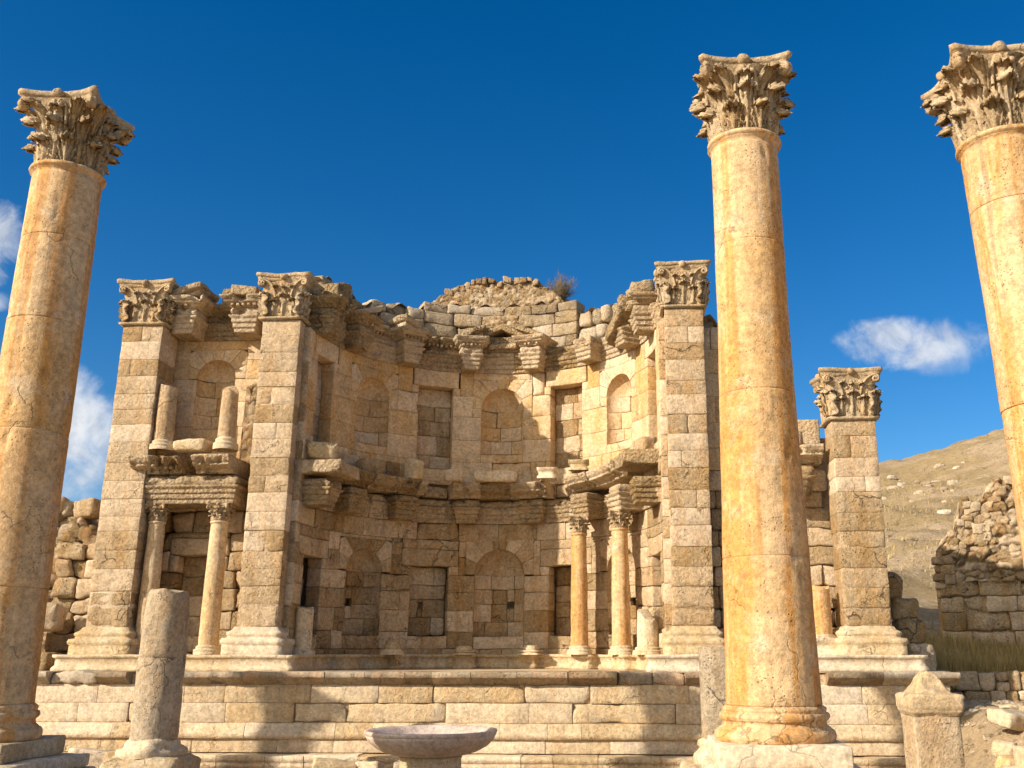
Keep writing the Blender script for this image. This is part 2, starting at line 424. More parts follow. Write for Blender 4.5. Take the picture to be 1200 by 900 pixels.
M = {}
M['ashlar'] = stone_mat('ashlar limestone', (.63, .48, .31), (.545, .39, .225), (.27, .185, .11), (.55, .32, .13), .40, .48, tone_var=.06, bump=.85, pit=.7)
M['smooth'] = stone_mat('smooth apse limestone', (.64, .485, .30), (.56, .395, .22), (.28, .185, .10), (.56, .32, .11), .45, .5, tone_var=.05, bump=.4)
M['rough'] = stone_mat('rough limestone', (.61, .465, .29), (.52, .375, .215), (.23, .155, .09), (.50, .275, .095), .45, .6, tone_var=.05, bump=.95, pit=.75, grey_amt=.22)
M['entab'] = stone_mat('carved weathered limestone', (.56, .425, .265), (.46, .33, .185), (.14, .10, .065), (.52, .32, .125), .35, .72, streak=(1.5, 1.5, 1.5), tone_var=.15, bump=1.0, grey=(.25, .22, .175), grey_amt=.6, carve=.9, cscale=13)
M['capital'] = stone_mat('weathered capital stone', (.53, .405, .25), (.42, .305, .175), (.12, .088, .058), (.48, .28, .11), .35, .55, streak=(2, 2, 1.2), tone_var=.12, bump=.6, grey=(.26, .225, .18), grey_amt=.55, carve=.25, cscale=20)
M['column'] = stone_mat('honey column stone', (.60, .425, .24), (.555, .35, .155), (.22, .14, .075), (.53, .26, .075), .85, .65, streak=(2.8, 2.8, .12), tone_var=.06, bump=.34, fine=46, grey=(.58, .48, .36), grey_amt=.7, big=.6, or_lo=.45, pit=.7)
M['podium'] = stone_mat('podium stone', (.64, .505, .33), (.575, .44, .275), (.22, .165, .11), (.56, .35, .17), .30, .6, streak=(1.8, 1.8, .4), tone_var=.075, bump=.45, grey=(.36, .34, .31), grey_amt=.5)
M['podcap'] = stone_mat('podium coping stone', (.50, .395, .27), (.36, .28, .18), (.11, .09, .065), (.52, .31, .18), .4, .75, streak=(1.2, 1.2, .7), tone_var=.2, bump=.7, grey=(.22, .215, .20), grey_amt=.85)
M['pale'] = stone_mat('pale base stone', (.63, .52, .36), (.55, .42, .25), (.26, .2, .13), (.54, .34, .16), .3, .4, tone_var=.1, bump=.45, grey_amt=.3)
M['grey'] = stone_mat('grey pitted column stone', (.56, .455, .32), (.49, .375, .24), (.15, .125, .10), (.50, .31, .15), .5, .75, streak=(2.2, 2.2, .4), tone_var=.12, bump=.8, pit=.85, grey=(.25, .235, .215), grey_amt=.7)
M['basin'] = stone_mat('pink veined marble', (.60, .49, .41), (.50, .38, .31), (.26, .18, .14), (.57, .40, .28), .4, .5, streak=(1.2, 1.2, 1.2), tone_var=.05, bump=.25, grey=(.64, .58, .54), grey_amt=.6, pit=.25, rough=.55)
M['rubble'] = stone_mat('rubble core', (.50, .375, .225), (.40, .275, .15), (.20, .14, .085), (.44, .24, .09), .45, .4, tone_var=.36, bump=1.0, pit=.7, grey_amt=.3)
M['white'] = stone_mat('bleached rubble', (.57, .465, .325), (.47, .36, .23), (.24, .18, .11), (.48, .30, .13), .3, .45, tone_var=.28, bump=1.0, pit=.6, grey=(.58, .54, .47), grey_amt=.5)
M['earth'] = stone_mat('dry earth', (.52, .39, .24), (.44, .32, .18), (.28, .20, .11), (.40, .30, .13), .4, .35, streak=(.4, .4, .4), tone_var=.1, bump=.9, grey_amt=.3, big=.25)
M['hill'] = stone_mat('dry grass hillside', (.44, .33, .205), (.36, .26, .148), (.18, .13, .07), (.31, .225, .105), .85, .7, streak=(.10, .26, .26), tone_var=.15, bump=1.0, fine=9.0, grey=(.56, .475, .36), grey_amt=.6, big=.07, or_lo=.42)

def simple_mat(name, c1, c2, rough=.9):
    m = bpy.data.materials.new(name); m.use_nodes = True; t = NT(m.node_tree)
    p = t.n['Principled BSDF']; att = t.new('ShaderNodeAttribute', attribute_name='tone'); sep = t.new('ShaderNodeSeparateColor'); t.l.new(att.outputs['Color'], sep.inputs[0])
    t.put(p.inputs['Base Color'], t.mix(sep.outputs[0], c1, c2)); p.inputs['Roughness'].default_value = rough; p.inputs['Specular IOR Level'].default_value = .2
    return m
M['grass'] = simple_mat('dry grass blades', (.30, .215, .075), (.50, .36, .14))
M['shrub'] = simple_mat('dry shrub twigs', (.16, .12, .07), (.30, .235, .14))

# ------------------------------------------------------------------ object helpers
def tag(o, label, cat, group=None, kind='thing'):
    o['label'] = label; o['category'] = cat
    if kind: o['kind'] = kind
    if group: o['group'] = group
    return o
def thing(name, loc, label, cat, group=None):
    o = bpy.data.objects.new(name, None); C.objects.link(o); o.location = loc; o.empty_display_size = .3
    return tag(o, label, cat, group)
def struct(o): o['kind'] = 'structure'; return o

# ------------------------------------------------------------------ Corinthian carving
def leaf(mb, P0, out, side, H, W, lean=.1, curl=.2, bell=None, ns=17, nt=15, tn=(.5, .5, .5), th=.03, seed=0):
    """acanthus leaf growing up the bell and curling over at the tip"""
    out = np.array(out, float); side = np.array(side, float); up = np.array([0, 0, 1.0])
    s = np.linspace(0, 1, ns)[:, None]; t = np.linspace(-1, 1, nt)[None, :]
    sb = .68; rc = curl * H
    a = np.clip((s - sb) / (1 - sb), 0, 1) * math.pi * .92
    h = np.where(s < sb, s / sb * (H - rc), (H - rc) + rc * np.sin(a))
    o = lean * H * np.minimum(s / sb, 1) ** 1.6 + rc * 1.0 * (1 - np.cos(a))
    if bell is not None: o = o + bell(h)
    env = (.84 + .26 * np.sin(math.pi * np.clip(s, 0, 1) ** .9)) * np.sqrt(np.clip(1 - np.clip((s - .70) / .34, 0, 1) ** 2.4, 0, 1))
    lob = 1 - .34 * np.abs(np.sin(s * math.pi * 4.2 + seed)) * np.abs(t) ** 1.6
    x = t * W * .5 * env * lob
    fan = np.cos((t * (5.6 - 1.6 * s) - s * np.sign(t) * 3.0) * math.pi)          # leaflets radiating from the midrib
    rel = W * (-.16 * t ** 2 + .19 * fan * np.abs(t) ** .6 + .15 * np.exp(-(t / .11) ** 2) - .06 * np.abs(np.sin(s * math.pi * 5.5 + seed)) * np.abs(t) ** 1.5)
    z = h - .05 * H * np.abs(t) ** 1.5 * (s > .5) * s + .025 * H * np.cos(t * math.pi * 6) * (s > .75)
    X = np.broadcast_to(x, (ns, nt)); O = np.broadcast_to(o + rel, (ns, nt)); Z = np.broadcast_to(z, (ns, nt))
    F = np.array(P0) + X[..., None] * side + O[..., None] * out + Z[..., None] * up
    B = F - (out * (th * np.cos(a * .9))[..., None] + up * (th * np.sin(a * .9))[..., None])
    n = ns * nt; V = np.concatenate([F.reshape(-1, 3), B.reshape(-1, 3)])
    I = np.arange(n).reshape(ns, nt)
    q = np.stack([I[:-1, :-1], I[:-1, 1:], I[1:, 1:], I[1:, :-1]], -1).reshape(-1, 4)
    Q = [q, q[:, ::-1] + n]
    for e in (I[:, 0], I[::-1, -1], I[-1, :], I[0, ::-1]): Q.append(np.stack([e[:-1], e[1:], e[1:] + n, e[:-1] + n], -1))
    mb.add(V, np.concatenate(Q), tone=tn, amp=H * .008)

def tube(mb, pts, rad, n=7, tn=(.5, .5, .5), amp=0.0, flatten=None):
    P = np.array(pts, float); m = len(P); rad = np.broadcast_to(np.asarray(rad, float), (m,))
    T = np.gradient(P, axis=0); T /= np.maximum(np.linalg.norm(T, axis=1, keepdims=True), 1e-9)
    ref = np.array([.31, .17, .94]) if flatten is None else np.array(flatten, float)
    a = np.cross(T, ref); a /= np.maximum(np.linalg.norm(a, axis=1, keepdims=True), 1e-9); b = np.cross(T, a)
    th = np.linspace(0, 2 * math.pi, n, endpoint=False)
    V = P[None] + rad[None, :, None] * (np.cos(th)[:, None, None] * a[None] + np.sin(th)[:, None, None] * b[None])
    grid(mb, V.reshape(-1, 3), n, m, wrap_u=True, tone=tn, amp=amp)

def volute(mb, base, d, H, reach, size, tn=(.5, .5, .5), thick=.04):
    """ribbon rising from the bell and rolling into a spiral under the abacus"""
    base = np.array(base, float); d = np.array(d, float); up = np.array([0, 0, 1.0]); side = np.cross(d, up)
    top = base + d * reach + up * H
    s = np.linspace(0, 1, 9)[:, None]
    stem = base + d * reach * s ** 1.7 * .82 + up * H * np.sin(s * math.pi / 2 * .98)
    a = np.linspace(0, math.pi * 3.0, 22)[:, None]; rr = size * (1 - a / (math.pi * 3.6))
    c = stem[-1] + up * (-size)
    spi = c + up * (np.cos(a) * rr) + d * (np.sin(a) * rr)
    P = np.concatenate([stem, spi[1:]])
    for k in (-1, 0, 1): tube(mb, P + side * thick * k * .9, thick * (1.0 if k else .85), 6, tn, .006)

def abacus_mesh(mb, half, z0, z1, cut=.92, sag=.17, n=12, tn=(.5, .5, .5), amp=.014, depth=None):
    """concave sided slab with clipped corners and a moulded edge"""
    pl = []
    for k in range(4):
        c, s = math.cos(k * math.pi / 2), math.sin(k * math.pi / 2)
        for t in np.linspace(-1, 1, n):
            x = half * (1 - sag * (1 - t * t)); y = half * cut * t
            pl.append((c * x - s * y, s * x + c * y))
    pl = np.array(pl); N = len(pl)
    H = z1 - z0
    pr = [(.86, 0), (.90, .05), (.93, .35), (.93, .45), (.965, .5), (1.0, .62), (1.0, .95), (.97, 1.0), (.6, 1.01)]
    V = np.concatenate([np.stack([np.concatenate([pl * k, np.full((N, 1), z0 + H * h)], 1)], 0) for k, h in pr]).transpose(1, 0, 2).reshape(-1, 3)
    if depth: V[:, 1] *= depth
    grid(mb, V, N, len(pr), wrap_u=True, tone=tn, amp=amp)
    for lv, fl in ((0, True), (len(pr) - 1, False)):
        ring = V.reshape(N, len(pr), 3)[:, lv]
        t = [[i, (i + 1) % N, N] for i in range(N)]
        mb.add(np.concatenate([ring, [ring.mean(0)]]), tris=[x[::-1] for x in t] if fl else t, tone=tn, amp=amp)

def corinthian(r, H, name, parent, z, sub=True, hi=True, seed=0, broken=0.0):
    """column capital of neck radius r and height H as a part named `capital`"""
    mb = MB(); ns, nt = (19, 17) if hi else (11, 9)
    zb = H * .86
    bell = lambda h: r * .30 * np.clip(h / zb, 0, 1) ** 1.6
    lathe(mb, [(r * .90, 0), (r * .84, zb * .12), (r * .88, zb * .5), (r * 1.04, zb * .8), (r * 1.28, zb)], 32, tn=(.4, .5, .6), amp=.008)
    up = np.array([0, 0, 1.0])
    for row, (n, hh, of, wd, cu) in enumerate([(8, .35, 0, .95, .17), (8, .61, .5, .92, .13)]):
        for k in range(n):
            th = 2 * math.pi * (k + of) / n + .39
            d = np.array([math.cos(th), math.sin(th), 0]); sd = np.array([-math.sin(th), math.cos(th), 0])
            leaf(mb, d * r * (.95 if row else .99), d, sd, H * hh * U(.96, 1.04), 2 * math.pi * r / n * wd, .06 if row == 0 else .02, cu, bell, ns, nt, tn=(U(.3, .7), U(.2, .8), U(.2, .8)), th=r * .09, seed=U(0, 1))
    for k in range(4):
        th = math.pi / 4 + k * math.pi / 2
        d0 = np.array([math.cos(th), math.sin(th), 0])
        for e in (-1, 1):                   # sheath leaves under each volute, inner helices
            a = th + e * .30; d = np.array([math.cos(a), math.sin(a), 0]); sd = np.array([-math.sin(a), math.cos(a), 0])
            dd = (d + d0 * 1.2); dd /= np.linalg.norm(dd); sdd = np.cross(up, dd)
            leaf(mb, d * r * 1.02 + up * H * .48, dd, sdd, H * .34, r * .54, .60, .15, None, ns, nt, tn=(.45, .5, .5), th=r * .08, seed=U(0, 1))
            a2 = th + e * .50; d2 = np.array([math.cos(a2), math.sin(a2), 0]); sd2 = np.array([-math.sin(a2), math.cos(a2), 0]) * e
            volute(mb, d2 * r * 1.12 + up * H * .50, (d2 * .25 + sd2 * .97), H * .34, r * .26, r * .13, thick=r * .05)
        volute(mb, d0 * r * 1.0 + up * H * .46, d0, H * .405, r * .80, r * .19, thick=r * .075)
        a = th + math.pi / 4; d = np.array([math.cos(a), math.sin(a), 0]); sd = np.array([-math.sin(a), math.cos(a), 0])
        leaf(mb, d * r * 1.08 + up * H * .46, d, sd, H * .30, r * .40, .18, .16, None, 9, 7, th=r * .07)
        for q in (-.18, 0, .18):            # small flowers between the helices
            g_, qd = _surface(5, 5, 5); p = g_ / 2.0 - 1; p = p / np.linalg.norm(p, axis=1, keepdims=True)
            mb.add(d * r * 1.30 + sd * r * q + up * H * (.74 + .03 * abs(q)) + p * r * .085, qd, tone=(.45, .5, .5), amp=.02)
    o = mb.build(name, M['capital'], parent, freq=(3.5, 17)); o.location.z = z
    ab = MB() if sub else mb
    abacus_mesh(ab, r * 1.42, H * .85, H, tn=(.6, .4, .4), sag=.24, n=16)
    for k in range(4):
        th = k * math.pi / 2; d = np.array([math.cos(th), math.sin(th), 0])
        g, q = _surface(6, 6, 6); p = g / 2.5 - 1; p = p / np.linalg.norm(p, axis=1, keepdims=True)
        ab.add(d * r * 1.17 + np.array([0, 0, H * .94]) + p * r * np.array([.20, .20, .17]), q, tone=(.4, .5, .5), amp=.035)
    ab.build('abacus', M['capital'], o, freq=(4, 15))
    return o

def pilaster_capital(parent, xc, hw, y0, dep, z, H, lean=0.0, seed=0):
    """capital of a square pier: leaves on the front and both flanks, corner volutes, abacus"""
    mb = MB(); ce = np.array([xc, y0 + dep / 2, z]); hd = dep / 2
    # flared core
    lv = [(1.02, 0), (1.17, .02), (1.18, .055), (1.04, .075), (1.0, .09), (1.02, .45), (1.06, .62), (1.14, .80), (1.2, .88)]
    N = 24; V = []
    sq = []
    for k in range(4):
        for t in np.linspace(-1, 1, 7)[:-1]:
            x, y = 1, t
            for _ in range(k): x, y = -y, x
            sq.append((x * hw, y * hd))
    sq = np.array(sq)
    V = np.stack([np.concatenate([sq * a, np.full((len(sq), 1), b * H)], 1) for a, b in lv], 1).reshape(-1, 3) + ce
    grid(mb, V, len(sq), len(lv), wrap_u=True, tone=(.45, .5, .5), amp=.012)
    faces = [((0, -1, 0), (1, 0, 0), hd, hw), ((1, 0, 0), (0, 1, 0), hw, hd), ((-1, 0, 0), (0, -1, 0), hw, hd)]
    up = np.array([0, 0, 1.0])
    for out, side, dist, half in faces:
        out = np.array(out, float); side = np.array(side, float)
        for row, (xs_, zb, hh, cu, wd) in enumerate([((-.5, .5), .09, .37, .10, .98), ((-.99, 0, .99), .09, .48, .08, .86), ((-.45, .45), .46, .28, .12, .5)]):
            for x in xs_:
                leaf(mb, ce + out * dist * (1.0 if row != 1 else .98) + side * x * half + up * zb * H, out, side, H * hh * U(.95, 1.05), half * wd, .03 + .05 * row, cu, None, 17, 13, tn=(U(.3, .7), U(.2, .8), U(.2, .8)), th=.05, seed=U(0, 1))
        for e in (-1, 1):
            volute(mb, ce + out * dist * 1.05 + side * e * half * .06 + up * H * .50, side * e, H * .31, half * .24, .085, thick=.024)
            dg = side * e + out * .22; dg /= np.linalg.norm(dg)
            volute(mb, ce + out * dist * 1.05 + side * e * half * .42 + up * H * .48, dg, H * .38, half * .86, .10, thick=.034)
        leaf(mb, ce + out * dist * 1.05 + up * H * .46, out, side, H * .26, half * .36, .1, .16, None, 9, 7, th=.04)
        for q in range(7):                  # worn fruit and flowers in the field
            g_, qd = _surface(5, 5, 5); p = g_ / 2.0 - 1; p = p / np.linalg.norm(p, axis=1, keepdims=True)
            mb.add(ce + out * dist * 1.06 + side * half * U(-.5, .5) + up * H * U(.5, .78) + p * U(.035, .06), qd, tone=(.45, .5, .5), amp=.02)
    o = mb.build('capital', M['capital'], parent, freq=(3, 14))
    ab = MB(); abacus_mesh(ab, hw * 1.46, H * .84, H, sag=.11, depth=dep / (2 * hw), amp=.03)
    for q in ab.v: q += ce
    for out, side, dist, half in faces:
        g, q = _surface(6, 6, 6); p = g / 2.5 - 1; p = p / np.linalg.norm(p, axis=1, keepdims=True)
        ab.add(ce + np.array(out) * dist * 1.25 + np.array([0, 0, H * .93]) + p * .11, q, amp=.03)
    ab.build('abacus', M['capital'], o, freq=(3, 14))
    return o

# ------------------------------------------------------------------ the nymphaeum
nym = thing('nymphaeum', (0, 0, 0), 'ruined two storey stone fountain wall with a curved apse between tall piers', 'ruin')
ZF, ZP = 1.2, 1.6                        # podium top, plinth top
G = -1.1                                 # ground of the court
front = flat((0, 0, 0))

# --- podium
pod_y = -1.2
pf = flat((0, pod_y, 0))
mb = MB()
wall(mb, pf, -12.6, 11.7, .46, .90, .44, (1.0, 2.5), .6, gap=.002, wob=.006, r=.011, amp=.007, chip=1.5)
wall(mb, pf, -12.6, 11.7, .0, .46, .46, (1.0, 2.5), .6, gap=.002, wob=.006, r=.010, amp=.006, chip=1.5)
wall(mb, flat((0, pod_y - .10, 0)), -12.6, 11.8, -.68, -.36, .32, (1.0, 2.2), .7, gap=.002, wob=.008, r=.010, amp=.007)
backing(mb, pf, -12.6, 11.7, -1.1, 1.15, -.1)
rt = flat((11.7, pod_y, 0), math.pi / 2)
wall(mb, rt, 0.02, 3.0, -.68, .90, .45, (.6, 1.2), .5)
podium = mb.build('podium', M['podium'], nym)
mb = MB()                                # sloping base moulding
x = -12.6
while x < 11.75:
    e = min(x + U(.8, 1.6), 11.8); sh = U(-.01, .01)
    sweep(mb, pf, [(x + .004, 0), (e - .004, 0)], [(-.3, -.36), (.16 + sh, -.36), (.16 + sh, -.22), (.13 + sh, -.20), (.09 + sh, -.07), (.03 + sh, -.01), (-.05, .0)], amp=.010)
    x = e
mb.build('base_moulding', M['podium'], podium)
mb = MB()                                # moulded step at the foot
sf = flat((0, pod_y - .55, 0)); x = -12.6
while x < 11.9:
    e = min(x + U(.7, 1.5), 12.0); sh = U(-.02, .02); dz = U(-.012, .012)
    sweep(mb, sf, [(x + .006, 0), (e - .006, 0)], [(-.5, -.70 + dz), (.02 + sh, -.70 + dz), (.06 + sh, -.73), (.06 + sh, -.83), (.02 + sh, -.85), (.04 + sh, -.90), (.04 + sh, -.98), (.0 + sh, -1.0), (.0, -1.15)][::-1], amp=.014)
    x = e
mb.build('foot_step', M['podium'], podium)
mb = MB()                                # coping, broken away in places
x = -12.6; k = 0
while x < 11.7:
    e = min(x + U(.55, 1.35), 11.95); brk = rng.random()
    f = flat((0, pod_y + U(-.01, .01), 0))
    if -8.75 < x < -8.2 or 7.2 < x < 7.7:
        stone(mb, f, x + .01, e - .01, .9, 1.1, -1.2, -.1, .08, .1, .05)
    elif brk < .22:
        stone(mb, f, x + .005, e - .005, .9, ZF - U(0, .01), -1.2, .05, .06, .10, .045, 1.2)
    else:
        sh = U(-.015, .02); a = .007 + .012 * (brk < .45)
        sweep(mb, f, [(x + .005, 0), (e - .005, 0)], [(-.1, .90), (.02, .90), (.03, .94), (.10 + sh, .97), (.20 + sh, 1.02), (.25 + sh, 1.06), (.265 + sh, 1.07), (.265 + sh, 1.18), (.24 + sh, ZF), (-.35, ZF), (-1.2, ZF)], amp=a)
    x = e
mb.build('coping', M['podcap'], podium)
mb = MB()
fill_quad(mb, front, -12.6, 11.6, -6.0, 1.15, ZF - .02, n=40)
mb.build('floor', M['podium'], podium)

# --- plinth that carries piers and columns, with a projecting pedestal under each pair of columns
plinth_prof = [(-.02, ZF - .02), (.06, ZF - .02), (.06, ZF + .06), (.02, ZF + .12), (0, ZF + .14), (0, ZP - .10), (.02, ZP - .09), (.055, ZP - .06), (.055, ZP), (-.3, ZP)]
mb = MB()
RING = .75                               # ring depth in front of the apse wall
def ring_path():
    p = [(A(-93), RING - .35)]
    for c in (-64, -39, -12.5, 12.5, 39, 64):
        a = A(c); h = .36
        p += [(a - h, RING - .35), (a - h, RING), (a + h, RING), (a + h, RING - .35)]
    p.append((A(93), RING - .35)); return p
rp = ring_path()
for a, b in zip(rp[:-1], rp[1:]): pass
sweep(mb, apse, rp, plinth_prof, amp=.016)
u, ww = np.meshgrid(np.linspace(A(-90), A(90), 60), np.linspace(-.1, RING - .3, 5), indexing='ij')
grid(mb, apse(np.stack([u.ravel(), np.full(u.size, ZP - .003), ww.ravel()], 1)), 60, 5, flip=True, amp=.01)
for c in (-64, -39, -12.5, 12.5, 39, 64):
    a = A(c); stone(mb, apse, a - .355, a + .355, ZF, ZP - .002, -.1, RING - .005, .02, .2, .01)
for xa, xb in ((-10.75, -4.55), (4.55, 11.35)):
    P = [(xa, -.9), (xa, .62), (xb, .62), (xb, -.9)]
    sweep(mb, front, P, plinth_prof, amp=.014)
    fill_quad(mb, front, xa, xb, -1.3, .64, ZP - .004, n=14)
    wall(mb, front, xa + .02, xb - .02, ZF, ZP - .02, .4, (.7, 1.4), .5, wob=.003)
plinth = mb.build('plinth', M['pale'], nym)

# --- apse wall with two rows of niches, alternately round headed and square headed
NA = 25.7
lo, up_ = [], []                         # openings (ua, ub, za, zb)
arch_lo, arch_up, rect_lo, rect_up = [], [], [], []
for i in range(-3, 4):
    c = A(NA * i)
    if i % 2 == 0:
        r_lo, r_up = (.80, .70) if i == 0 else (.66, .62)
        arch_lo.append((c, r_lo)); arch_up.append((c, r_up))
        lo.append((c - r_lo, c + r_lo, 2.16, 4.05)); lo.append((c - r_lo - .3, c + r_lo + .3, 4.05, 4.05 + r_lo + .30))
        up_.append((c - r_up, c + r_up, 7.95, 9.5)); up_.append((c - r_up - .3, c + r_up + .3, 9.5, 9.5 + r_up + .30))
    else:
        h = .62 if abs(i) == 1 else .50
        rect_lo.append((c - h, c + h)); rect_up.append((c - h * .95, c + h * .95))
        lo += [(c - h, c + h, 2.16, 4.30), (c - h - .3, c + h + .3, 4.30, 4.82)]
        up_ += [(c - h * .95, c + h * .95, 7.42, 10.17), (c - h - .2, c + h + .2, 10.17, 10.74)]
mb = MB()
wall(mb, apse, A(-89.5), A(89.5), ZF, 5.66, .58, (.6, 1.4), .5, lo, gap=.002, wob=.012, amp=.018, r=.018, chip=1.4)
for ua, ub in rect_lo: stone(mb, apse, ua - .295, ub + .295, 4.305, 4.815, -.5, .01, .03, .14, .02)
for c, r in arch_lo: arch_ring(mb, apse, c, 4.05, r, .3)
backing(mb, apse, A(-90), A(90), ZF, 10.8, -.85, 60)
lower_wall = mb.build('apse_wall', M['rough'], nym)
mb = MB()
wall(mb, apse, A(-89.5), A(89.5), 6.9, 10.74, .78, (.8, 1.7), .5, up_, gap=.002, wob=.007, amp=.012, r=.012, chip=.9)
for ua, ub in rect_up: stone(mb, apse, ua - .17, ub + .17, 10.175, 10.735, -.5, .01, .02, .14, .01)
for c, r in arch_up: arch_ring(mb, apse, c, 9.5, r, .3)
upper_wall = mb.build('apse_wall', M['smooth'], nym)
for c, r in arch_lo:
    mb = MB(); niche_round(mb, apse, c, r - .002, 2.16, 4.05, .52, .25 if c == 0 else -.1); mb.build('niche', M['rough'], lower_wall)
for ua, ub in rect_lo:
    mb = MB(); niche_rect(mb, apse, ua, ub, 2.16, 4.3, .60, .03, -.1); mb.build('niche', M['rough'], lower_wall)
for c, r in arch_up:
    mb = MB(); niche_round(mb, apse, c, r - .002, 7.95, 9.5, .5); mb.build('niche', M['smooth'], upper_wall)
for ua, ub in rect_up:
    mb = MB(); niche_rect(mb, apse, ua, ub, 7.42, 10.17, .42, .025); mb.build('niche', M['rough'], upper_wall)

# --- the four piers
def pier(xa, xb, ztop, capH, cap_hw=None, rough_base=2):
    mb = MB(); zs = courses(2.3, ztop, .50, .14)
    f = front; dep = 1.0
    for i, (a, b) in enumerate(zs):
        ru = i < rough_base
        am, rr, ch = (.035, .06, 1.4) if ru else ((.012, .011, 1.3) if rng.random() > .16 else (.022, .04, 1.6))
        w0 = U(-.01, .012)
        if rng.random() < .22 and not ru:
            m = xa + (xb - xa) * U(.3, .7)
            stone(mb, f, xa + U(0, .008), m - .004, a + .0015, b - .0015, -dep, w0, rr, .13, am, ch)
            stone(mb, f, m + .004, xb - U(0, .008), a + .0015, b - .0015, -dep, U(-.01, .01), rr, .13, am, ch)
        else:
            stone(mb, f, xa + U(0, .01), xb - U(0, .01), a + .0015, b - .0015, -dep, w0, rr, .13, am, ch)
    stone(mb, f, xa + .02, xb - .02, 2.2, ztop, -dep + .02, -.02, .005, 2, 0)
    o = mb.build('pier', M['ashlar'], nym)
    mb = MB()                            # attic base
    path = [(xa, -dep), (xa, 0), (xb, 0), (xb, -dep)]
    sweep(mb, f, path, [(.24, ZP), (.24, ZP + .22), (.22, ZP + .225), (.27, ZP + .27), (.28, ZP + .33), (.25, ZP + .40), (.15, ZP + .42), (.14, ZP + .47), (.17, ZP + .50), (.17, ZP + .55), (.14, ZP + .58), (.07, ZP + .62), (.02, ZP + .70), (0, ZP + .71)], amp=.014)
    stone(mb, f, xa, xb, ZP, ZP + .71, -dep, 0, .01, 1, 0)
    mb.build('pier_base', M['pale'], o)
    c = pilaster_capital(o, (xa + xb) / 2, (xb - xa) / 2, 0, dep, ztop, capH)
    return o
PIERS = [(-10.42, -9.24, 10.78, 1.36), (-6.32, -5.2, 10.88, 1.40), (5.2, 6.29, 11.02, 1.36), (9.62, 10.80, 7.72, 1.44)]
for xa, xb, zt, ch in PIERS: pier(xa, xb, zt, ch)

# flanks of the apse between pier and curved wall
for s in (-1, 1):
    mb = MB(); fl = flat((s * 5.02, .98 if s > 0 else 0.0, 0), 0)
    x0, x1 = (5.02, 5.9) if s > 0 else (-5.9, -5.02)
    wall(mb, flat((0, .42, 0)), x0, x1, ZF, 10.8, .55, (.9, 1.2), .6)
    mb.build('apse_flank', M['ashlar'], nym)

# --- side bays
def bay(xa, xb, top, uc, seed):
    bf = flat((0, 1.22, 0)); mb = MB()
    r = .58
    ops = [(uc - r, uc + r, 7.95, 9.5), (uc - r - .30, uc + r + .30, 9.5, 9.5 + r + .3), (uc - .55, uc + .55, 2.1, 4.3), (uc - .85, uc + .85, 4.3, 4.8)]
    if top is not None: ops = ops[2:]
    wall(mb, bf, xa, xb, ZF, 6.6, .55, (.5, 1.1), .5, ops, wob=.05, amp=.04, r=.05, chip=1.3, top=top)
    stone(mb, bf, uc - .845, uc + .845, 4.305, 4.795, -.5, .0, .04, .14, .03)
    o = mb.build('bay_wall', M['rough'], nym)
    mb = MB()
    wall(mb, bf, xa, xb, 6.6, 10.85, .75, (.8, 1.6), .5, ops, gap=.003, wob=.008, amp=.012, r=.012, top=top)
    if top is None: arch_ring(mb, bf, uc, 9.5, r, .30)
    backing(mb, bf, xa, xb, ZF, 10.7 if top is None else 7.6, -.51)
    o2 = mb.build('bay_wall', M['smooth'], nym)
    mb = MB(); niche_rect(mb, bf, uc - .55, uc + .55, 2.1, 4.3, .35, .04); mb.build('niche', M['rough'], o)
    if top is None:
        mb = MB(); niche_round(mb, bf, uc, r - .002, 7.95, 9.5, .45); mb.build('niche', M['smooth'], o2)
bay(-10.0, -5.7, None, -8.05, 1)
bay(5.7, 10.2, lambda x: 11.2 - max(0, x - 6.9) * 1.9, 7.95, 2)

# --- entablatures
ENT = lambda z, s=1.0: [(-.3, z), (.05, z), (.05, z + .17 * s), (.09, z + .175 * s), (.09, z + .36 * s), (.13, z + .365 * s), (.13, z + .52 * s), (.17, z + .54 * s), (.21, z + .60 * s), (.21, z + .63 * s)]
FRI = lambda z, s=1.0: [(.10, z + .64 * s), (.15, z + .70 * s), (.17, z + .80 * s), (.14, z + .90 * s), (.10, z + .93 * s)]
COR = lambda z, s=1.0: [(.18, z + .94 * s), (.19, z + 1.03 * s), (.24, z + 1.05 * s), (.33, z + 1.09 * s), (.34, z + 1.17 * s), (.37, z + 1.18 * s), (.43, z + 1.27 * s), (.43, z + 1.31 * s), (-.3, z + 1.32 * s)]
def dentils(mb, fn, u0, u1, w, z, s=1.0):
    n = max(1, int((u1 - u0) / .15))
    for k in range(n):
        if rng.random() < .85:
            a = u0 + (u1 - u0) * k / n; stone(mb, fn, a + .02, a + .11, z + .945 * s, z + 1.035 * s, w + .1, w + .29, .01, .2, .008)

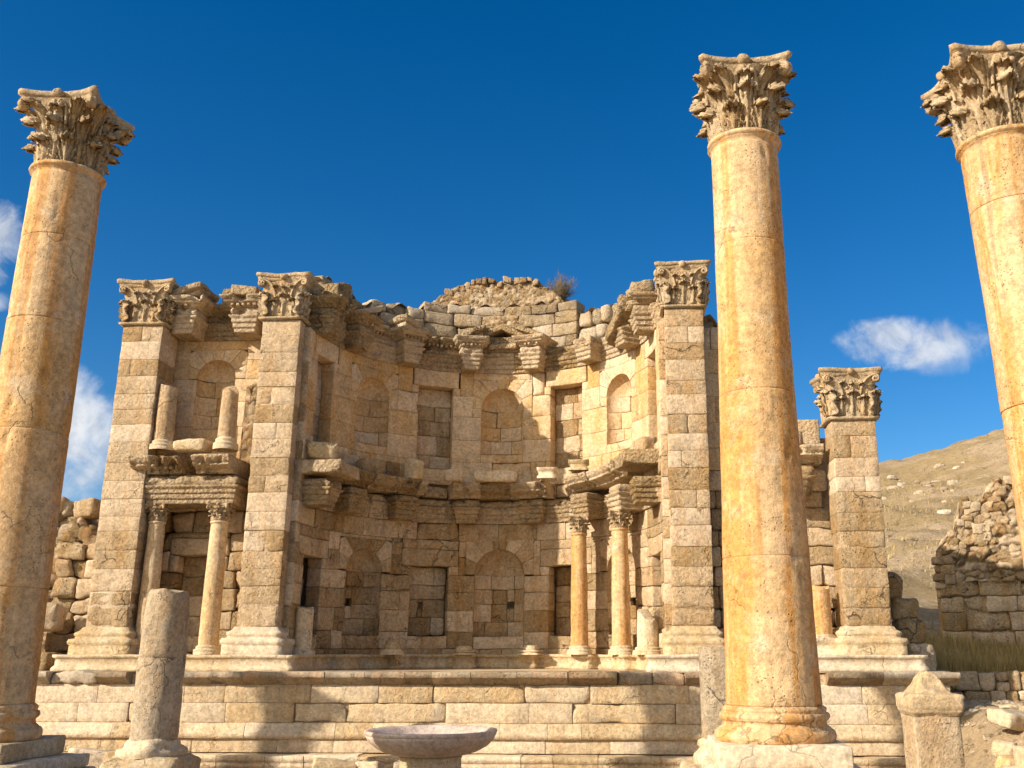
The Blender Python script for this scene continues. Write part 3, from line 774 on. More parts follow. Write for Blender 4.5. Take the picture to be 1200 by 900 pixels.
def ressaut(fn, uc, hw, P, z, s, parent, cornice=True, name='bracket_block', amp=.008, gable=0, chop=1.0):
    mb = MB()
    path = [(uc - hw, -.25), (uc - hw, P), (uc + hw, P), (uc + hw, -.25)]
    pr = ENT(z, s) + FRI(z, s) + (COR(z, s) if cornice else [(-.2, z + .95 * s)])
    pr = [(max(o, -.05), zz) for o, zz in pr]
    sweep(mb, fn, path, pr, amp=amp, res=.045, carve=(z, s, .045))
    e = .045
    fill_quad(mb, fn, uc - hw - e, uc + hw + e, -.25, P + e, z + .003, up=False, amp=.008)
    zt = z + (1.32 if cornice else .95) * s
    fill_quad(mb, fn, uc - hw - .05, uc + hw + .05, -.25, P + .05, zt - .004, up=True, amp=.02)
    if cornice: dentils(mb, fn, uc - hw - .15, uc + hw + .15, P, z, s)
    if gable:                            # raking half of a broken pediment
        dr = 1 if gable > 0 else -1
        hs = .46
        stone(mb, fn, uc - hw - .32, uc + hw + .30, zt + .06, zt + .26, -.2, P + .38, .035, .07, .025, 1.3, shear=hs * dr * .85)
        stone(mb, fn, uc - hw - .20, uc + hw + .2, zt - .02, zt + .18, -.2, P + .2, .04, .07, .02, 1.0, shear=hs * dr * .5)
    return mb.build(name, M['entab'], parent, freq=(2.6, 11))

def run(fn, u0, u1, z, s, breaks, cornice, P=0.0, amp=.008):
    mb = MB(); x = u0
    cuts = [u0]
    while cuts[-1] < u1 - .5: cuts.append(min(cuts[-1] + U(.8, 1.4), u1))
    cuts[-1] = u1
    for a, b in zip(cuts[:-1], cuts[1:]):
        c = cornice((a + b) / 2); sh = U(-.015, .015)
        pr = [(o + sh, zz + U(-.004, .004)) for o, zz in ENT(z, s) + FRI(z, s)] + ([(o + sh, zz) for o, zz in COR(z, s)] if c else [(-.3, z + U(.90, .98) * s)])
        sweep(mb, fn, [(a + .004, P), (b - .004, P)], pr, amp=amp, res=.045, carve=(z, s, .045))
        if c: dentils(mb, fn, a, b, P, z, s)
    return mb

# upper order
UZ = 10.72
mb = run(apse, A(-86), A(86), UZ, .82, None, lambda u: -20 < math.degrees(u / AR) < -5 or -62 < math.degrees(u / AR) < -24)
upper_ent = mb.build('entablature', M['entab'], nym, freq=(2.6, 11))
for a, P, cor, gb in [(-83, .55, True, 0), (-64, .62, True, 1), (-39, .62, True, -1), (-13, .62, True, 1), (13, .62, True, -1), (39, .62, False, 0), (63, .66, False, 0), (80, .58, True, 0)]:
    ressaut(apse, A(a), .25, P * .82, UZ - .01, .80, upper_ent, cor, gable=gb)
mb = MB()                                # recessed triangular gable over the middle niche
for d in (-1, 1):
    stone(mb, apse, A(0) - .02 if d > 0 else A(-10), A(10) if d > 0 else .02, 11.98, 12.20, -.5, .42, .04, .08, .03, 1.2, shear=-d * .40)
stone(mb, apse, A(-9), A(9), 11.4, 11.95, -.6, .26, .04, .14, .03)
stone(mb, apse, A(-6), A(6), 11.5, 11.68, -.3, .40, .06, .12, .04)
mb.build('gable', M['entab'], upper_ent, freq=(2.6, 11))
mb = MB()                                # stone with a curved broken gable at the right end
stone(mb, apse, A(57), A(74), 11.25, 11.65, -.4, .90, .07, .12, .06, 1.2, shear=.62)
stone(mb, apse, A(52), A(66), 11.2, 11.5, -.5, .55, .07, .12, .05, 1.2, shear=.5)
stone(mb, apse, A(67), A(77), 11.85, 12.45, -.3, .6, .18, .12, .10, 1.2, shear=.15)
mb.build('gable', M['entab'], upper_ent, freq=(2.6, 11))
mb = MB()
stone(mb, apse, A(-80), A(-70), 11.75, 12.6, -.6, .45, .10, .10, .05, 1.2, shear=.30)
stone(mb, apse, A(-71), A(-57), 11.8, 12.15, -.5, .62, .10, .12, .06, 1.2, shear=-.1)
mb.build('gable', M['entab'], upper_ent, freq=(2.6, 11))
# left bay, upper order
bf = flat((0, 1.22, 0))
mb = run(bf, -9.2, -6.35, UZ - .06, .80, None, lambda u: True)
bay_ent = mb.build('entablature', M['entab'], nym, freq=(2.6, 11))
ressaut(bf, -8.85, .26, .80, UZ - .07, .80, bay_ent, True, gable=1)
ressaut(bf, -6.98, .26, .80, UZ - .07, .80, bay_ent, True, gable=0)
mb = MB()
stone(mb, bf, -7.38, -6.56, 11.70, 11.98, .0, 1.2, .04, .07, .03, 1, shear=-.14)
stone(mb, bf, -8.05, -7.5, 11.65, 12.3, -.6, .3, .10, .07, .07, 1.3)
mb.build('gable', M['entab'], bay_ent, freq=(2.6, 11))

# lower order
LZ = 5.66
mb = run(apse, A(-86), A(86), LZ, .78, None, lambda u: False, amp=.008)
lower_ent = mb.build('entablature', M['entab'], nym, freq=(2.6, 11))
for a, P in [(-64, .55), (-39, .5), (-13, .30), (13, .30), (39, .70), (63, .72), (81, .60), (-82, .62)]:
    ressaut(apse, A(a), .29, P, LZ - .01, .78, lower_ent, False, amp=.010)
def cornice_slab(fn, u0, u1, z0, w, parent, shear=0.0, amp=.010, name='cornice_slab', depth=.5):
    mb = MB(); f = fn
    sl = shear
    f2 = (lambda p: fn(np.stack([p[:, 0], p[:, 1] + sl * (p[:, 0] - u0), p[:, 2]], 1))) if sl else fn
    x = u0
    while x < u1 - .05:
        e = min(x + U(.6, 1.1), u1); dw = U(-.06, .04); dz = U(-.02, .02)
        e = u1 if u1 - e < .25 else e
        sweep(mb, f2, [(x + .005, w + dw), (e - .005, w + dw)], [(-w - .2, z0 + dz), (-.42, z0 + dz), (-.40, z0 + .10), (-.32, z0 + .11), (-.12, z0 + .17), (-.12, z0 + .25), (-.06, z0 + .27), (0, z0 + .40), (-.02, z0 + .44), (-w - .2, z0 + .46)], amp=amp, res=.045, carve=(z0 - .85, .95, .04))
        stone(mb, f2, x + .006, e - .006, z0 + .02, z0 + .44, -depth, w + dw - .45, .02, .3, .0)
        x = e
    dentils(mb, f2, u0, u1, w - .62, z0 - .82)
    return mb.build(name, M['entab'], parent, freq=(2.6, 11))
cornice_slab(apse, A(-70), A(-31), 6.42, 1.0, lower_ent)
cornice_slab(apse, A(-20), A(21), 6.42, 1.0, lower_ent)
cornice_slab(apse, A(34), A(67), 6.44, 1.12, lower_ent, shear=.06)
for a0, a1, z0, z1, w1, r_ in ((-30, -21, 6.42, 6.75, .35, .04), (68, 86, 6.75, 7.15, 1.0, .045), (-90, -71, 6.5, 6.88, 1.1, .05)):
    mb = MB(); stone(mb, apse, A(a0), A(a1), z0, z1, -.4, w1, r_, .07, .03, 1.2); mb.build('cornice_slab', M['entab'], lower_ent, freq=(2.6, 11))
mb = MB()                                # patched masonry above the lower cornice
wall(mb, apse, A(-88), A(-30), 6.45, 7.5, .5, (.5, 1.0), .4, [(A(-31), A(-20), 7.42, 8)], wob=.05, amp=.04, r=.05, chip=1.2)
wall(mb, apse, A(-20), A(88), 6.45, 7.4, .45, (.5, 1.0), .4, wob=.03, amp=.03, r=.04, chip=1.2)
backing(mb, apse, A(-90), A(90), 6.2, 7.4, -.2)
mb.build('apse_wall', M['rough'], nym)
# left bay, lower order: entablature carried by the two small columns
mb = MB(); z = 5.62
path = [(-9.2, -.4), (-9.2, 1.0), (-6.8, 1.0), (-6.8, -.4)]
sweep(mb, bf, path, [(max(o, -.02), zz) for o, zz in ENT(z, .78) + FRI(z, .78)] + [(.0, z + .8)], amp=.007, res=.045, carve=(z, .78, .045))
fill_quad(mb, bf, -9.23, -6.77, -.4, 1.03, z + .003, up=False, amp=.01, n=10)
fill_quad(mb, bf, -9.2, -6.8, -.4, 1.0, z + .79, up=True, amp=.02, n=10)
stone(mb, bf, -9.17, -6.83, z + .02, z + .78, -.2, .97, .02, .4, 0)
bay_low = mb.build('entablature', M['entab'], nym, freq=(2.6, 11))
cornice_slab(bf, -9.60, -8.25, z + .82, 1.6, bay_low, amp=.009)
cornice_slab(bf, -7.85, -6.80, z + .84, 1.55, bay_low, amp=.012)
# right bay: short stretch of the lower order beside the pier
mb = MB(); z = 5.70
sweep(mb, bf, [(8.30, -.4), (8.30, .55), (9.02, .55), (9.02, -.4)], [(max(o, -.02), zz) for o, zz in ENT(z, .95) + FRI(z, .95)] + [(0, z + .9)], amp=.01)
fill_quad(mb, bf, 8.27, 9.05, -.4, .58, z + .003, up=False, amp=.01)
stone(mb, bf, 8.32, 9.0, z + .02, z + .88, -.3, .52, .02, .4, 0)
bay_r = mb.build('entablature', M['ashlar'], nym)
cornice_slab(bf, 8.0, 9.45, z + 1.0, .95, bay_r, amp=.02)
mb = MB(); stone(mb, bf, 8.2, 8.95, z + 1.46, z + 1.85, -.3, .75, .12, .1, .07, 1.2)
stone(mb, bf, 7.4, 9.58, z + 1.45, z + 2.38, -.9, -.15, .03, .2, .02)
mb.build('cornice_slab', M['entab'], bay_r, freq=(2.6, 11))

# --- attic courses above the upper order, ragged along the top
def attic_top(u):
    d = math.degrees(u / AR)
    return float(np.interp(d, [-90, -75, -60, -45, -32, -20, 18, 26, 30, 45, 60, 75, 90], [13.2, 13.2, 13.0, 13.1, 13.25, 13.5, 13.6, 13.4, 13.0, 12.9, 12.9, 12.9, 12.9])) + .15 * math.sin(u * 7)
mb = MB()
ab = lambda p: apse(p + np.array([0, 0, -.45]))
wall(mb, ab, A(-74), A(-30), 11.3, 13.45, .42, (.4, .95), .7, wob=.08, amp=.05, r=.07, chip=1.3, top=attic_top)
wall(mb, ab, A(-30), A(27), 11.3, 13.75, .40, (.6, 1.2), .7, wob=.03, amp=.03, r=.04, chip=1.2, top=attic_top)
wall(mb, ab, A(27), A(72), 11.3, 13.3, .45, (.35, .8), .8, wob=.14, amp=.07, r=.12, chip=1.4, top=attic_top)
u, ww = np.meshgrid(np.linspace(A(-76), A(74), 90), np.linspace(-1.6, -.5, 8), indexing='ij')
tops = np.array([attic_top(a) for a in u.ravel()]) - .25
grid(mb, apse(np.stack([u.ravel(), tops, ww.ravel()], 1)), 90, 8, flip=True, amp=.10)
mb.build('attic_wall', M['white'], nym, freq=(2.2, 7))

def rubble(fn, u0, u1, zb, top, t, cell=.3, amp=.10, back=None, res=None, lean=0.0, edge=.25, flatten=1.0):
    """mortared rubble: lumpy front, ragged top"""
    res = res or cell / 4; nu = int((u1 - u0) / res) + 1; us = np.linspace(u0, u1, nu)
    hmax = max(top(x) for x in us) - zb; nf = int(hmax / res) + 2; nt = int(t / res) + 2
    tp = np.array([top(x) for x in us]) + .5 * cell * vnoise(np.stack([us / cell, us * 0, us * 0 + 3], 1), 5)
    rows = []
    for i in range(nf):
        k = i / (nf - 1); rows.append(np.stack([us, zb + (tp - zb) * k, -lean * k * (tp - zb)], 1))
    for i in range(1, nt):
        k = i / (nt - 1); rows.append(np.stack([us, tp + .12 * cell * math.sin(k * 9), -lean * (tp - zb) - t * k], 1))
    rows.append(np.stack([us, np.full(nu, zb), -lean * (tp - zb) - t], 1))
    Vp = np.stack(rows, 1); m = Vp.shape[1]
    # close the ends
    W = fn(Vp.reshape(-1, 3))
    f1, f2, cid = worley(W / cell * np.array([1, 1, 1.25]), 77)
    bump = np.clip((f2 - f1) * 4.2, 0, 1) ** .8 * flatten
    n_ = np.zeros((nu, m, 3)); n_[:, :nf, 2] = 1; n_[:, nf:, 1] = 1; n_[:, nf - 1:nf + 1, 1:] = .7
    n_ *= np.clip(np.minimum(us - us[0], us[-1] - us) / (cell * 1.2), .12, 1)[:, None, None]
    D = (Vp.reshape(-1, 3) + n_.reshape(-1, 3) * (amp * (.75 * bump - .5 + .9 * (cid - .5) + .35 * vnoise(W / cell * 2.3, 55)))[:, None])
    mb = MB(); V = fn(D)
    tn = np.stack([.25 + .5 * cid * bump + .15 * bump, cid, (cid * 7.3) % 1], 1)
    grid(mb, V, nu, m, tone=tn, amp=amp * .25)
    for e, fl in ((0, True), (nu - 1, False)):
        ring = V.reshape(nu, m, 3)[e]; c = ring.mean(0); k = len(ring)
        mb.add(np.concatenate([ring, [c]]), tris=[[i, (i + 1) % k, k] if not fl else [(i + 1) % k, i, k] for i in range(k)], tone=(.4, .5, .5), amp=amp * .3)
    return mb
def core_top(x): return float(np.interp(x, [-3.0, -2.6, -1.9, -1.1, -.4, .4, 1.1, 1.6, 2.1], [13.2, 13.55, 14.15, 14.42, 14.4, 14.5, 14.35, 13.9, 13.4]))
mbr = rubble(flat((0, 5.75, 0)), -3.0, 2.1, 12.5, core_top, 1.6, .17, .07, lean=.25, res=.05)
x = -2.9
while x < 1.95:
    wd_ = U(.12, .3); tp_ = core_top(x + wd_ / 2) + U(-.06, .10)
    stone(mbr, flat((0, 6.15, 0)), x, x + wd_, tp_ - U(.15, .28), tp_, -.5, U(.0, .14), .03, .07, .03, 1.6, tn=(U(.3, .7), U(0, 1), U(0, 1)), shear=U(-.3, .3)); x += wd_ * U(.9, 1.5)
mbr.build('rubble_core', M['rubble'], nym, freq=(5, 18))
rubble(flat((0, 1.6, 0)), 6.2, 8.6, 6.5, lambda x: 11.25 - max(0, x - 6.7) * 2.3, 1.2, .45, .16, res=.09).build('rubble_core', M['rubble'], nym, freq=(3, 9))
rubble(flat((0, 1.12, 0)), -7.08, -6.2, 6.7, lambda x: 9.5 + .5 * (x + 6.6), .5, .33, .16, res=.07).build('rubble_core', M['rubble'], nym, freq=(3, 9))

# ------------------------------------------------------------------ small columns and stumps of the fountain
def base_prof(r, h):
    return [(r * 1.42, 0), (r * 1.42, h * .30), (r * 1.36, h * .31), (r * 1.42, h * .40), (r * 1.40, h * .52), (r * 1.26, h * .58), (r * 1.16, h * .66), (r * 1.2, h * .76), (r * 1.2, h * .86), (r * 1.08, h * .92), (r * 1.0, h * 1.0)]
def broken_top(mb, seed, amt, zmin, axis=(1, 0)):
    """shear the upper end of the shaft into an uneven break"""
    for v in mb.v:
        k = np.clip((v[:, 2] - zmin) / max(1e-6, v[:, 2].max() - zmin), 0, 1)
        v[:, 2] -= k * amt * (.5 + .5 * np.clip((v[:, 0] * axis[0] + v[:, 1] * axis[1]) * 3.0, -1, 1)) + k * amt * .5 * (vnoise(v * 5.0, seed) + .3)
def small_column(name, x, y, z, r, h, label, cat='column', group=None, cap=0.0, mat='column', base=.26, brk=0.0, lean=0.0, taper=.13, square=False, seed=1):
    t = thing(name, (x, y, z), label, cat, group)
    sh = MB(); hs = h - cap
    tt = r * (1 - taper)
    lathe(sh, [(r, base), (r * .99, base + (hs - base) * .3), (r * .985, base + (hs - base) * .3 + .012), (tt, hs - (.10 if cap else 0))] + ([(tt, hs - .07), (tt * 1.12, hs - .06), (tt * 1.12, hs - .01), (tt, hs)] if cap else []), 32, amp=.008, dents=r * .18, seed=seed, dz=.12)
    if brk: broken_top(sh, seed, brk, base + (hs - base) * .45, (.8, -.6))
    o = sh.build('shaft', M[mat], t)
    if base:
        b = MB(); lathe(b, base_prof(r, base), 32, amp=.012)
        b.build('base', M['pale'], t)
    if cap: corinthian(tt * .98, cap, 'capital', t, hs, sub=True, hi=False)
    t.rotation_euler = (0, R(lean), 0)
    return t
small_column('small_column', -8.97, .45, ZP, .25, 4.02, 'slim column with leafy capital under the left bay entablature, half hidden by the grey stump', group='slim columns carrying the lower entablature', cap=.46, seed=3, mat='smooth')
small_column('small_column', -7.20, .45, ZP, .26, 4.02, 'slim cracked column with whitish upper shaft beside the second tall pier', group='slim columns carrying the lower entablature', cap=.46, seed=4, mat='smooth')
small_column('small_column', 2.62, 3.70, ZP, .26, 4.05, 'slim orange column, inner one of the pair standing in the right side of the apse', group='slim columns carrying the lower entablature', cap=.50, seed=5)
small_column('small_column', 3.86, 2.55, ZP, .27, 4.05, 'slim column with pale bands, next to the arched niche and the rounded stump', group='slim columns carrying the lower entablature', cap=.50, seed=6)
small_column('broken_column', -9.0, .30, 7.13, .265, 1.95, 'short broken column on the cornice left of the upper arched niche', 'column', 'broken shafts above the left bay', brk=.10, base=.30, taper=.05, seed=7, mat='ashlar')
small_column('broken_column', -7.18, .30, 7.13, .245, 1.95, 'short broken column on the cornice right of the upper arched niche', 'column', 'broken shafts above the left bay', brk=.35, base=.36, taper=.08, seed=8, mat='ashlar')
small_column('broken_column', 4.58, 1.55, ZP, .30, 1.30, 'rounded broken column stump beside the right pier of the apse', 'column', brk=.45, base=.22, taper=.08, seed=9, mat='pale')
small_column('broken_column', -4.80, .95, ZP, .25, 1.32, 'pinkish broken column stump standing in shade beside the second pier', 'column', brk=.12, base=.2, taper=.02, seed=10, mat='pale')
small_column('broken_column', -2.85, 3.25, ZP, .25, .46, 'low weathered column stub on the apse plinth in deep shade', 'column', brk=.10, base=.16, taper=.18, seed=11, mat='rough')
small_column('broken_column', 9.12, .62, ZP + .42, .27, 1.42, 'broken column on a moulded pedestal left of the low right pier', 'column', brk=.12, base=.10, taper=.04, seed=12, mat='column')
def pedestal(x, y, z, hw, h, yaw, label):
    t = thing('pedestal', (x, y, z), label, 'pedestal', 'column bases left on the plinth')
    mb = MB(); f = flat((0, 0, 0))
    pth = [(-hw, -hw), (-hw, hw), (hw, hw), (hw, -hw), (-hw, -hw)]
    sweep(mb, f, pth[:5], [(.06, 0), (.06, h * .3), (.0, h * .36), (-.02, h * .5), (.05, h * .62), (.05, h * .8), (-.03, h * .86), (-.05, h)], amp=.02)
    fill_quad(mb, f, -hw * .9, hw * .9, -hw * .9, hw * .9, h - .01, amp=.02)
    mb.build('moulding', M['pale'], t); t.rotation_euler.z = yaw
    mb = MB(); lathe(mb, [(hw * .92, h - .02), (hw * .98, h + .05), (hw * .8, h + .09), (hw * .8, h + .12)], 28, amp=.02)
    mb.build('base', M['pale'], t)
pedestal(-.95, 4.6, ZP - .006, .27, .14, R(12), 'weathered column base on the apse plinth, in shade left of centre')
pedestal(1.10, 4.55, ZP - .006, .27, .16, R(-12), 'sunlit column base on the apse plinth, left of the slim orange column')
t = thing('pedestal', (9.12, .62, ZP - .006), 'pinkish moulded block under the broken column in the right bay', 'pedestal')
mb = MB(); f = flat((0, 0, 0)); h = .42
sweep(mb, f, [(-.36, -.3), (-.36, .36), (.36, .36), (.36, -.3)], [(.06, 0), (.06, .07), (0, .12), (0, .28), (.07, .33), (.07, h)], amp=.02)
fill_quad(mb, f, -.4, .4, -.3, .4, h, amp=.01)
mb.build('moulding', M['pale'], t)
def pedestal_block(x, y, z, sx, sy, h, label, mat='pale'):
    mb = MB(); f = flat((0, 0, 0))
    sweep(mb, f, [(-sx, -sy), (-sx, sy), (sx, sy), (sx, -sy), (-sx, -sy)], [(.05, 0), (.05, h * .2), (0, h * .3), (0, h * .7), (.06, h * .8), (.06, h)], amp=.015)
    fill_quad(mb, f, -sx - .05, sx + .05, -sy - .05, sy + .05, h - .003, amp=.012)
    o = mb.build('pedestal', M[mat]); o.location = (x, y, z)
    return tag(o, label, 'pedestal', 'small pedestals left on the lower cornice')
pedestal_block(1.62, 4.02, 6.86, .26, .3, .34, 'small pale pedestal on the right end of the central cornice slab')
pedestal_block(2.62, 3.55, 7.02, .26, .3, .32, 'small pale pedestal on the dark cornice above the slim orange column')
def loose(name, x, y, z, s, yaw, label, cat='stone block', mat='rough', group=None, r=.06, amp=.04, tilt=0.0, chip=1.3, kind='thing', parent=None):
    mb = MB(); stone(mb, flat((0, 0, 0)), -s[0] / 2, s[0] / 2, 0, s[2], -s[1] / 2, s[1] / 2, r, .1, amp, chip)
    o = mb.build(name, M[mat]); o.location = (x, y, z); o.rotation_euler = (R(tilt), R(tilt * .6), yaw)
    return tag(o, label, cat, group)
loose('stone_block', -.05, 4.35, 6.86, (1.35, .5, .36), .05, 'long pale moulded block lying on the central cornice slab', mat='pale')
loose('stone_block', -1.35, 4.15, 6.86, (.62, .5, .40), .2, 'squat orange block on the left end of the central cornice slab')
loose('stone_block', -4.62, .95, 6.92, (.85, .8, .5), .3, 'pale broken block on the corner cornice beside the second pier', mat='pale', r=.1)
loose('stone_block', -2.55, 3.75, 6.86, (.5, .45, .62), -.5, 'upright stone at the right end of the shaded cornice slab', mat='pale')
loose('stone_block', -3.75, 2.95, 6.86, (.9, .5, .5), .75, 'rounded brown block on the shaded left cornice slab', r=.15)
loose('stone_block', 4.62, 1.6, 7.22, (.75, .5, .40), -1.1, 'brown block on the cornice beside the right pier of the apse')
loose('stone_block', -8.1, .25, 7.09, (.95, .6, .34), 0.0, 'long pale block between the two broken columns of the left bay', mat='pale')

# ------------------------------------------------------------------ tall columns of the street colonnade
def attic_base(r, h):
    return [(r * 1.22, 0), (r * 1.245, h * .05), (r * 1.26, h * .14), (r * 1.25, h * .24), (r * 1.21, h * .32), (r * 1.16, h * .34), (r * 1.15, h * .37), (r * 1.08, h * .44), (r * 1.065, h * .52), (r * 1.09, h * .58), (r * 1.12, h * .595), (r * 1.12, h * .61), (r * 1.145, h * .65), (r * 1.15, h * .71), (r * 1.13, h * .78), (r * 1.08, h * .80), (r * 1.07, h * .83), (r * 1.085, h * .86), (r * 1.085, h * .93), (r * 1.01, h)]
def tall_column(x, y, zpl, zb, zs, ztop, rb, rt, capH, label, drums, lean=(0, 0), seed=0, group='tall Corinthian columns', plinth_hw=None, hi=True, cap_k=.98):
    """zpl: underside of the plinth, zb: top of plinth, zs: foot of the shaft, ztop: top of the shaft"""
    t = thing('tall_column', (x, y, zpl), label, 'column', group)
    Hs = ztop - zs; pr = []; n0 = zs - zpl
    cut = [zs] + drums + [ztop - .16]
    def rad(z):
        k = (z - zs) / Hs; return rt + (rb - rt) * float(np.interp(k, [0, .03, .28, .64, 1], [1, .92, .58, .07 if rb > .57 else .45, 0]))
    for a, b in zip(cut[:-1], cut[1:]):
        o = U(-.006, .006)
        pr += [(rad(a) - .012 + o, a - zpl + .000), (rad(a) - .003 + o, a - zpl + .006), (rad(a) + o, a - zpl + .02)]
        for k in (.25, .5, .75): pr.append((rad(a + (b - a) * k) + o, a + (b - a) * k - zpl))
        pr += [(rad(b) + o, b - zpl - .02), (rad(b) - .003 + o, b - zpl - .005), (rad(b) - .012 + o, b - zpl)]
    z = ztop - zpl
    pr += [(rt * 1.0, z - .115), (rt * 1.03, z - .10), (rt * 1.05, z - .09), (rt * 1.055, z - .075), (rt * 1.10, z - .068), (rt * 1.12, z - .04), (rt * 1.10, z - .01), (rt * .95, z)]
    mb = MB(); lathe(mb, pr, 112, amp=.005, dents=.085, dz=.07, seed=seed)
    # each drum its own tone
    v = mb.v[0]; dz = v[:, 2] + zpl; idx = np.searchsorted(np.array(cut[1:-1]) if len(cut) > 2 else np.array([99]), dz)
    tl = np.array([[U(.42, .6), U(.35, .65), U(.35, .65)] for _ in range(len(cut))]); mb.tone[0] = tl[idx]
    mb.build('shaft', M['column'], t, freq=(1.6, 9))
    mb = MB(); lathe(mb, [(a, b + zb - zpl) for a, b in attic_base(rb, zs - zb)], 96, amp=.005, dz=.02, dents=.02, seed=seed + 4)
    mb.build('base', M['column'], t, freq=(3, 12))
    hw = plinth_hw or rb * 1.32
    mb = MB(); stone(mb, flat((0, 0, 0)), -hw, hw, 0.0, zb - zpl, -hw, hw, .02, .08, .010, 1.6)
    mb.build('plinth', M['pale'], t)
    corinthian(rt * cap_k, capH, 'capital', t, ztop - zpl, hi=hi)
    t.rotation_euler = (R(lean[1]), R(lean[0]), 0)
    return t
tall_column(5.755, -13.2, .36, .62, 1.03, 8.75, .585, .475, 1.12, 'tall honey-coloured Corinthian column on a square plinth in front of the right bay', [2.81, 4.97, 7.1], seed=2)
tall_column(-4.74, -12.5, .28, .52, .98, 8.92, .562, .49, 1.2, 'tall orange-streaked Corinthian column at the edge before the rubble wall and first pier', [2.52, 4.73, 6.4, 7.72], seed=5, cap_k=.92)
tall_column(9.42, -13.9, .34, .60, 1.0, 8.29, .60, .49, 1.18, 'tall leaning Corinthian column with orange streaks against the bare hillside', [4.6, 7.3], lean=(-2.6, 0), seed=9)
# the same row goes on beyond the picture; these stand outside it and throw the shadows seen on the podium
for x_, y_, top_, lb in [(-10.6, -12.25, 9.15, 'tall column of the street colonnade, first of the row beyond the orange-streaked one'),
                         (-19.9, -12.2, 9.15, 'tall column of the street colonnade, second of the row beyond the orange-streaked one')]:
    tall_column(x_, y_, .3, .55, 1.0, top_, .46, .40, 1.05, lb, [3.0, 5.2], seed=int(-x_), hi=False)
# base slabs under the columns
for x_, y_, hw_, zt, lb in [(5.80, -13.2, .98, .36, 'worn stone foundation block under the honey-coloured column'), (-4.72, -12.5, 1.06, .28, 'layered stone foundation block under the orange-streaked column'), (9.4, -13.9, 1.0, .34, 'stone foundation block under the leaning column'),
                            (-10.6, -12.25, 1.0, .3, 'stone foundation block under the first column beyond the orange-streaked one'), (-19.9, -12.2, 1.0, .3, 'stone foundation block under the second column beyond the orange-streaked one')]:
    mb = MB(); f = flat((0, 0, 0))
    stone(mb, f, -hw_, hw_, -zt - .02, -.20, -hw_, hw_, .05, .12, .02, 1.3)
    stone(mb, f, -hw_ * .93, hw_ * .93, -.195, -.004, -hw_ * .93, hw_ * .93, .05, .10, .025, 1.3)
    o = mb.build('foundation_block', M['pale']); o.location = (x_, y_, zt)
    tag(o, lb, 'foundation', 'foundation blocks of the colonnade')

# --- grey stumps, basin, square pillar
t = thing('column_stump', (-5.88, -5.0, -.42), 'thick grey pitted column stump with a slanted top in front of the left bay', 'column')
mb = MB(); lathe(mb, [(.475, .26), (.472, 1.95), (.458, 1.962), (.47, 1.975), (.455, 2.9), (.42, 3.30), (.37, 3.40)], 72, amp=.016, dents=.10, seed=21, dz=.1)
for v in mb.v: v[:, 2] -= np.clip((v[:, 2] - 2.6) / .8, 0, 1) * (.18 * (v[:, 0] > .1) * np.clip(v[:, 0], 0, 1) + .05 * vnoise(v * 4, 3))
mb.build('shaft', M['grey'], t, freq=(2.2, 13))
mb = MB(); lathe(mb, [(.66, 0), (.69, .06), (.68, .14), (.60, .17), (.54, .22), (.53, .30), (.48, .34)], 64, amp=.05, dents=.15, seed=22, dz=.04)
mb.build('base', M['pale'], t, freq=(3, 9))
loose('foundation_block', -5.88, -5.0, G, (1.6, 1.6, .68), .1, 'rough block under the thick grey stump', 'foundation', 'pale', r=.12, amp=.06)
t = thing('column_stump', (5.73, -7.0, -.30), 'pale rough column stump half hidden behind the honey-coloured column', 'column')
mb = MB(); lathe(mb, [(.42, .42), (.415, 1.2), (.40, 2.0), (.39, 2.05)], 56, amp=.016, dents=.08, seed=31, dz=.1)
mb.build('shaft', M['white'], t, freq=(2.2, 13))
mb = MB(); lathe(mb, [(.56, 0), (.58, .1), (.56, .2), (.50, .24), (.46, .30), (.50, .34), (.48, .42), (.43, .44)], 56, amp=.03, dents=.08, seed=32, dz=.04)
mb.build('base', M['pale'], t, freq=(3, 9))
loose('foundation_block', 5.70, -7.0, G, (1.5, 1.5, .80), .05, 'block under the pale rough stump', 'foundation', 'pale', r=.08, amp=.04)
t = thing('stone_basin', (.51, -8.0, -1.0), 'wide shallow pinkish stone basin with a dark rim line on a drum', 'basin')
mb = MB(); z0 = .92
prof = [(.50, z0), (.62, z0 + .015), (.80, z0 + .06), (.98, z0 + .15), (1.10, z0 + .26), (1.145, z0 + .345), (1.135, z0 + .352), (1.15, z0 + .362), (1.165, z0 + .40), (1.15, z0 + .425), (1.11, z0 + .43), (1.03, z0 + .39), (.85, z0 + .27), (.5, z0 + .15), (.02, z0 + .12)]
lathe(mb, prof, 96, amp=.007, dz=.03, dents=.02, seed=41)
mb.build('bowl', M['basin'], t)
mb = MB(); lathe(mb, [(.56, -.1), (.55, .4), (.53, .86), (.545, .88), (.545, .905), (.50, .925)], 64, amp=.014, dents=.06, seed=42, dz=.1)
mb.build('pedestal', M['pale'], t)
t = thing('square_pillar', (9.06, -8.4, -1.0), 'broken square pillar with a moulded band and crumbled pyramid top', 'pillar')
mb = MB(); f = flat((0, 0, 0))
stone(mb, f, -.38, .38, 0, 1.66, -.38, .38, .025, .06, .014, 1.2)
mb.build('shaft', M['ashlar'], t, freq=(3, 14))
mb = MB(); h = .375
sweep(mb, f, [(-h, -h), (-h, h), (h, h), (h, -h), (-h, -h)], [(-.05, 1.63), (.015, 1.64), (.02, 1.67), (.035, 1.68), (.06, 1.72), (.055, 1.74), (.075, 1.76), (.075, 1.96), (.04, 1.99), (-.1, 2.01)], amp=.012, res=.06)
stone(mb, f, -.40, .40, 1.90, 2.34, -.42, .42, .09, .05, .05, 1.6, taper=.74)
mb.build('cap', M['podium'], t, freq=(4, 15))

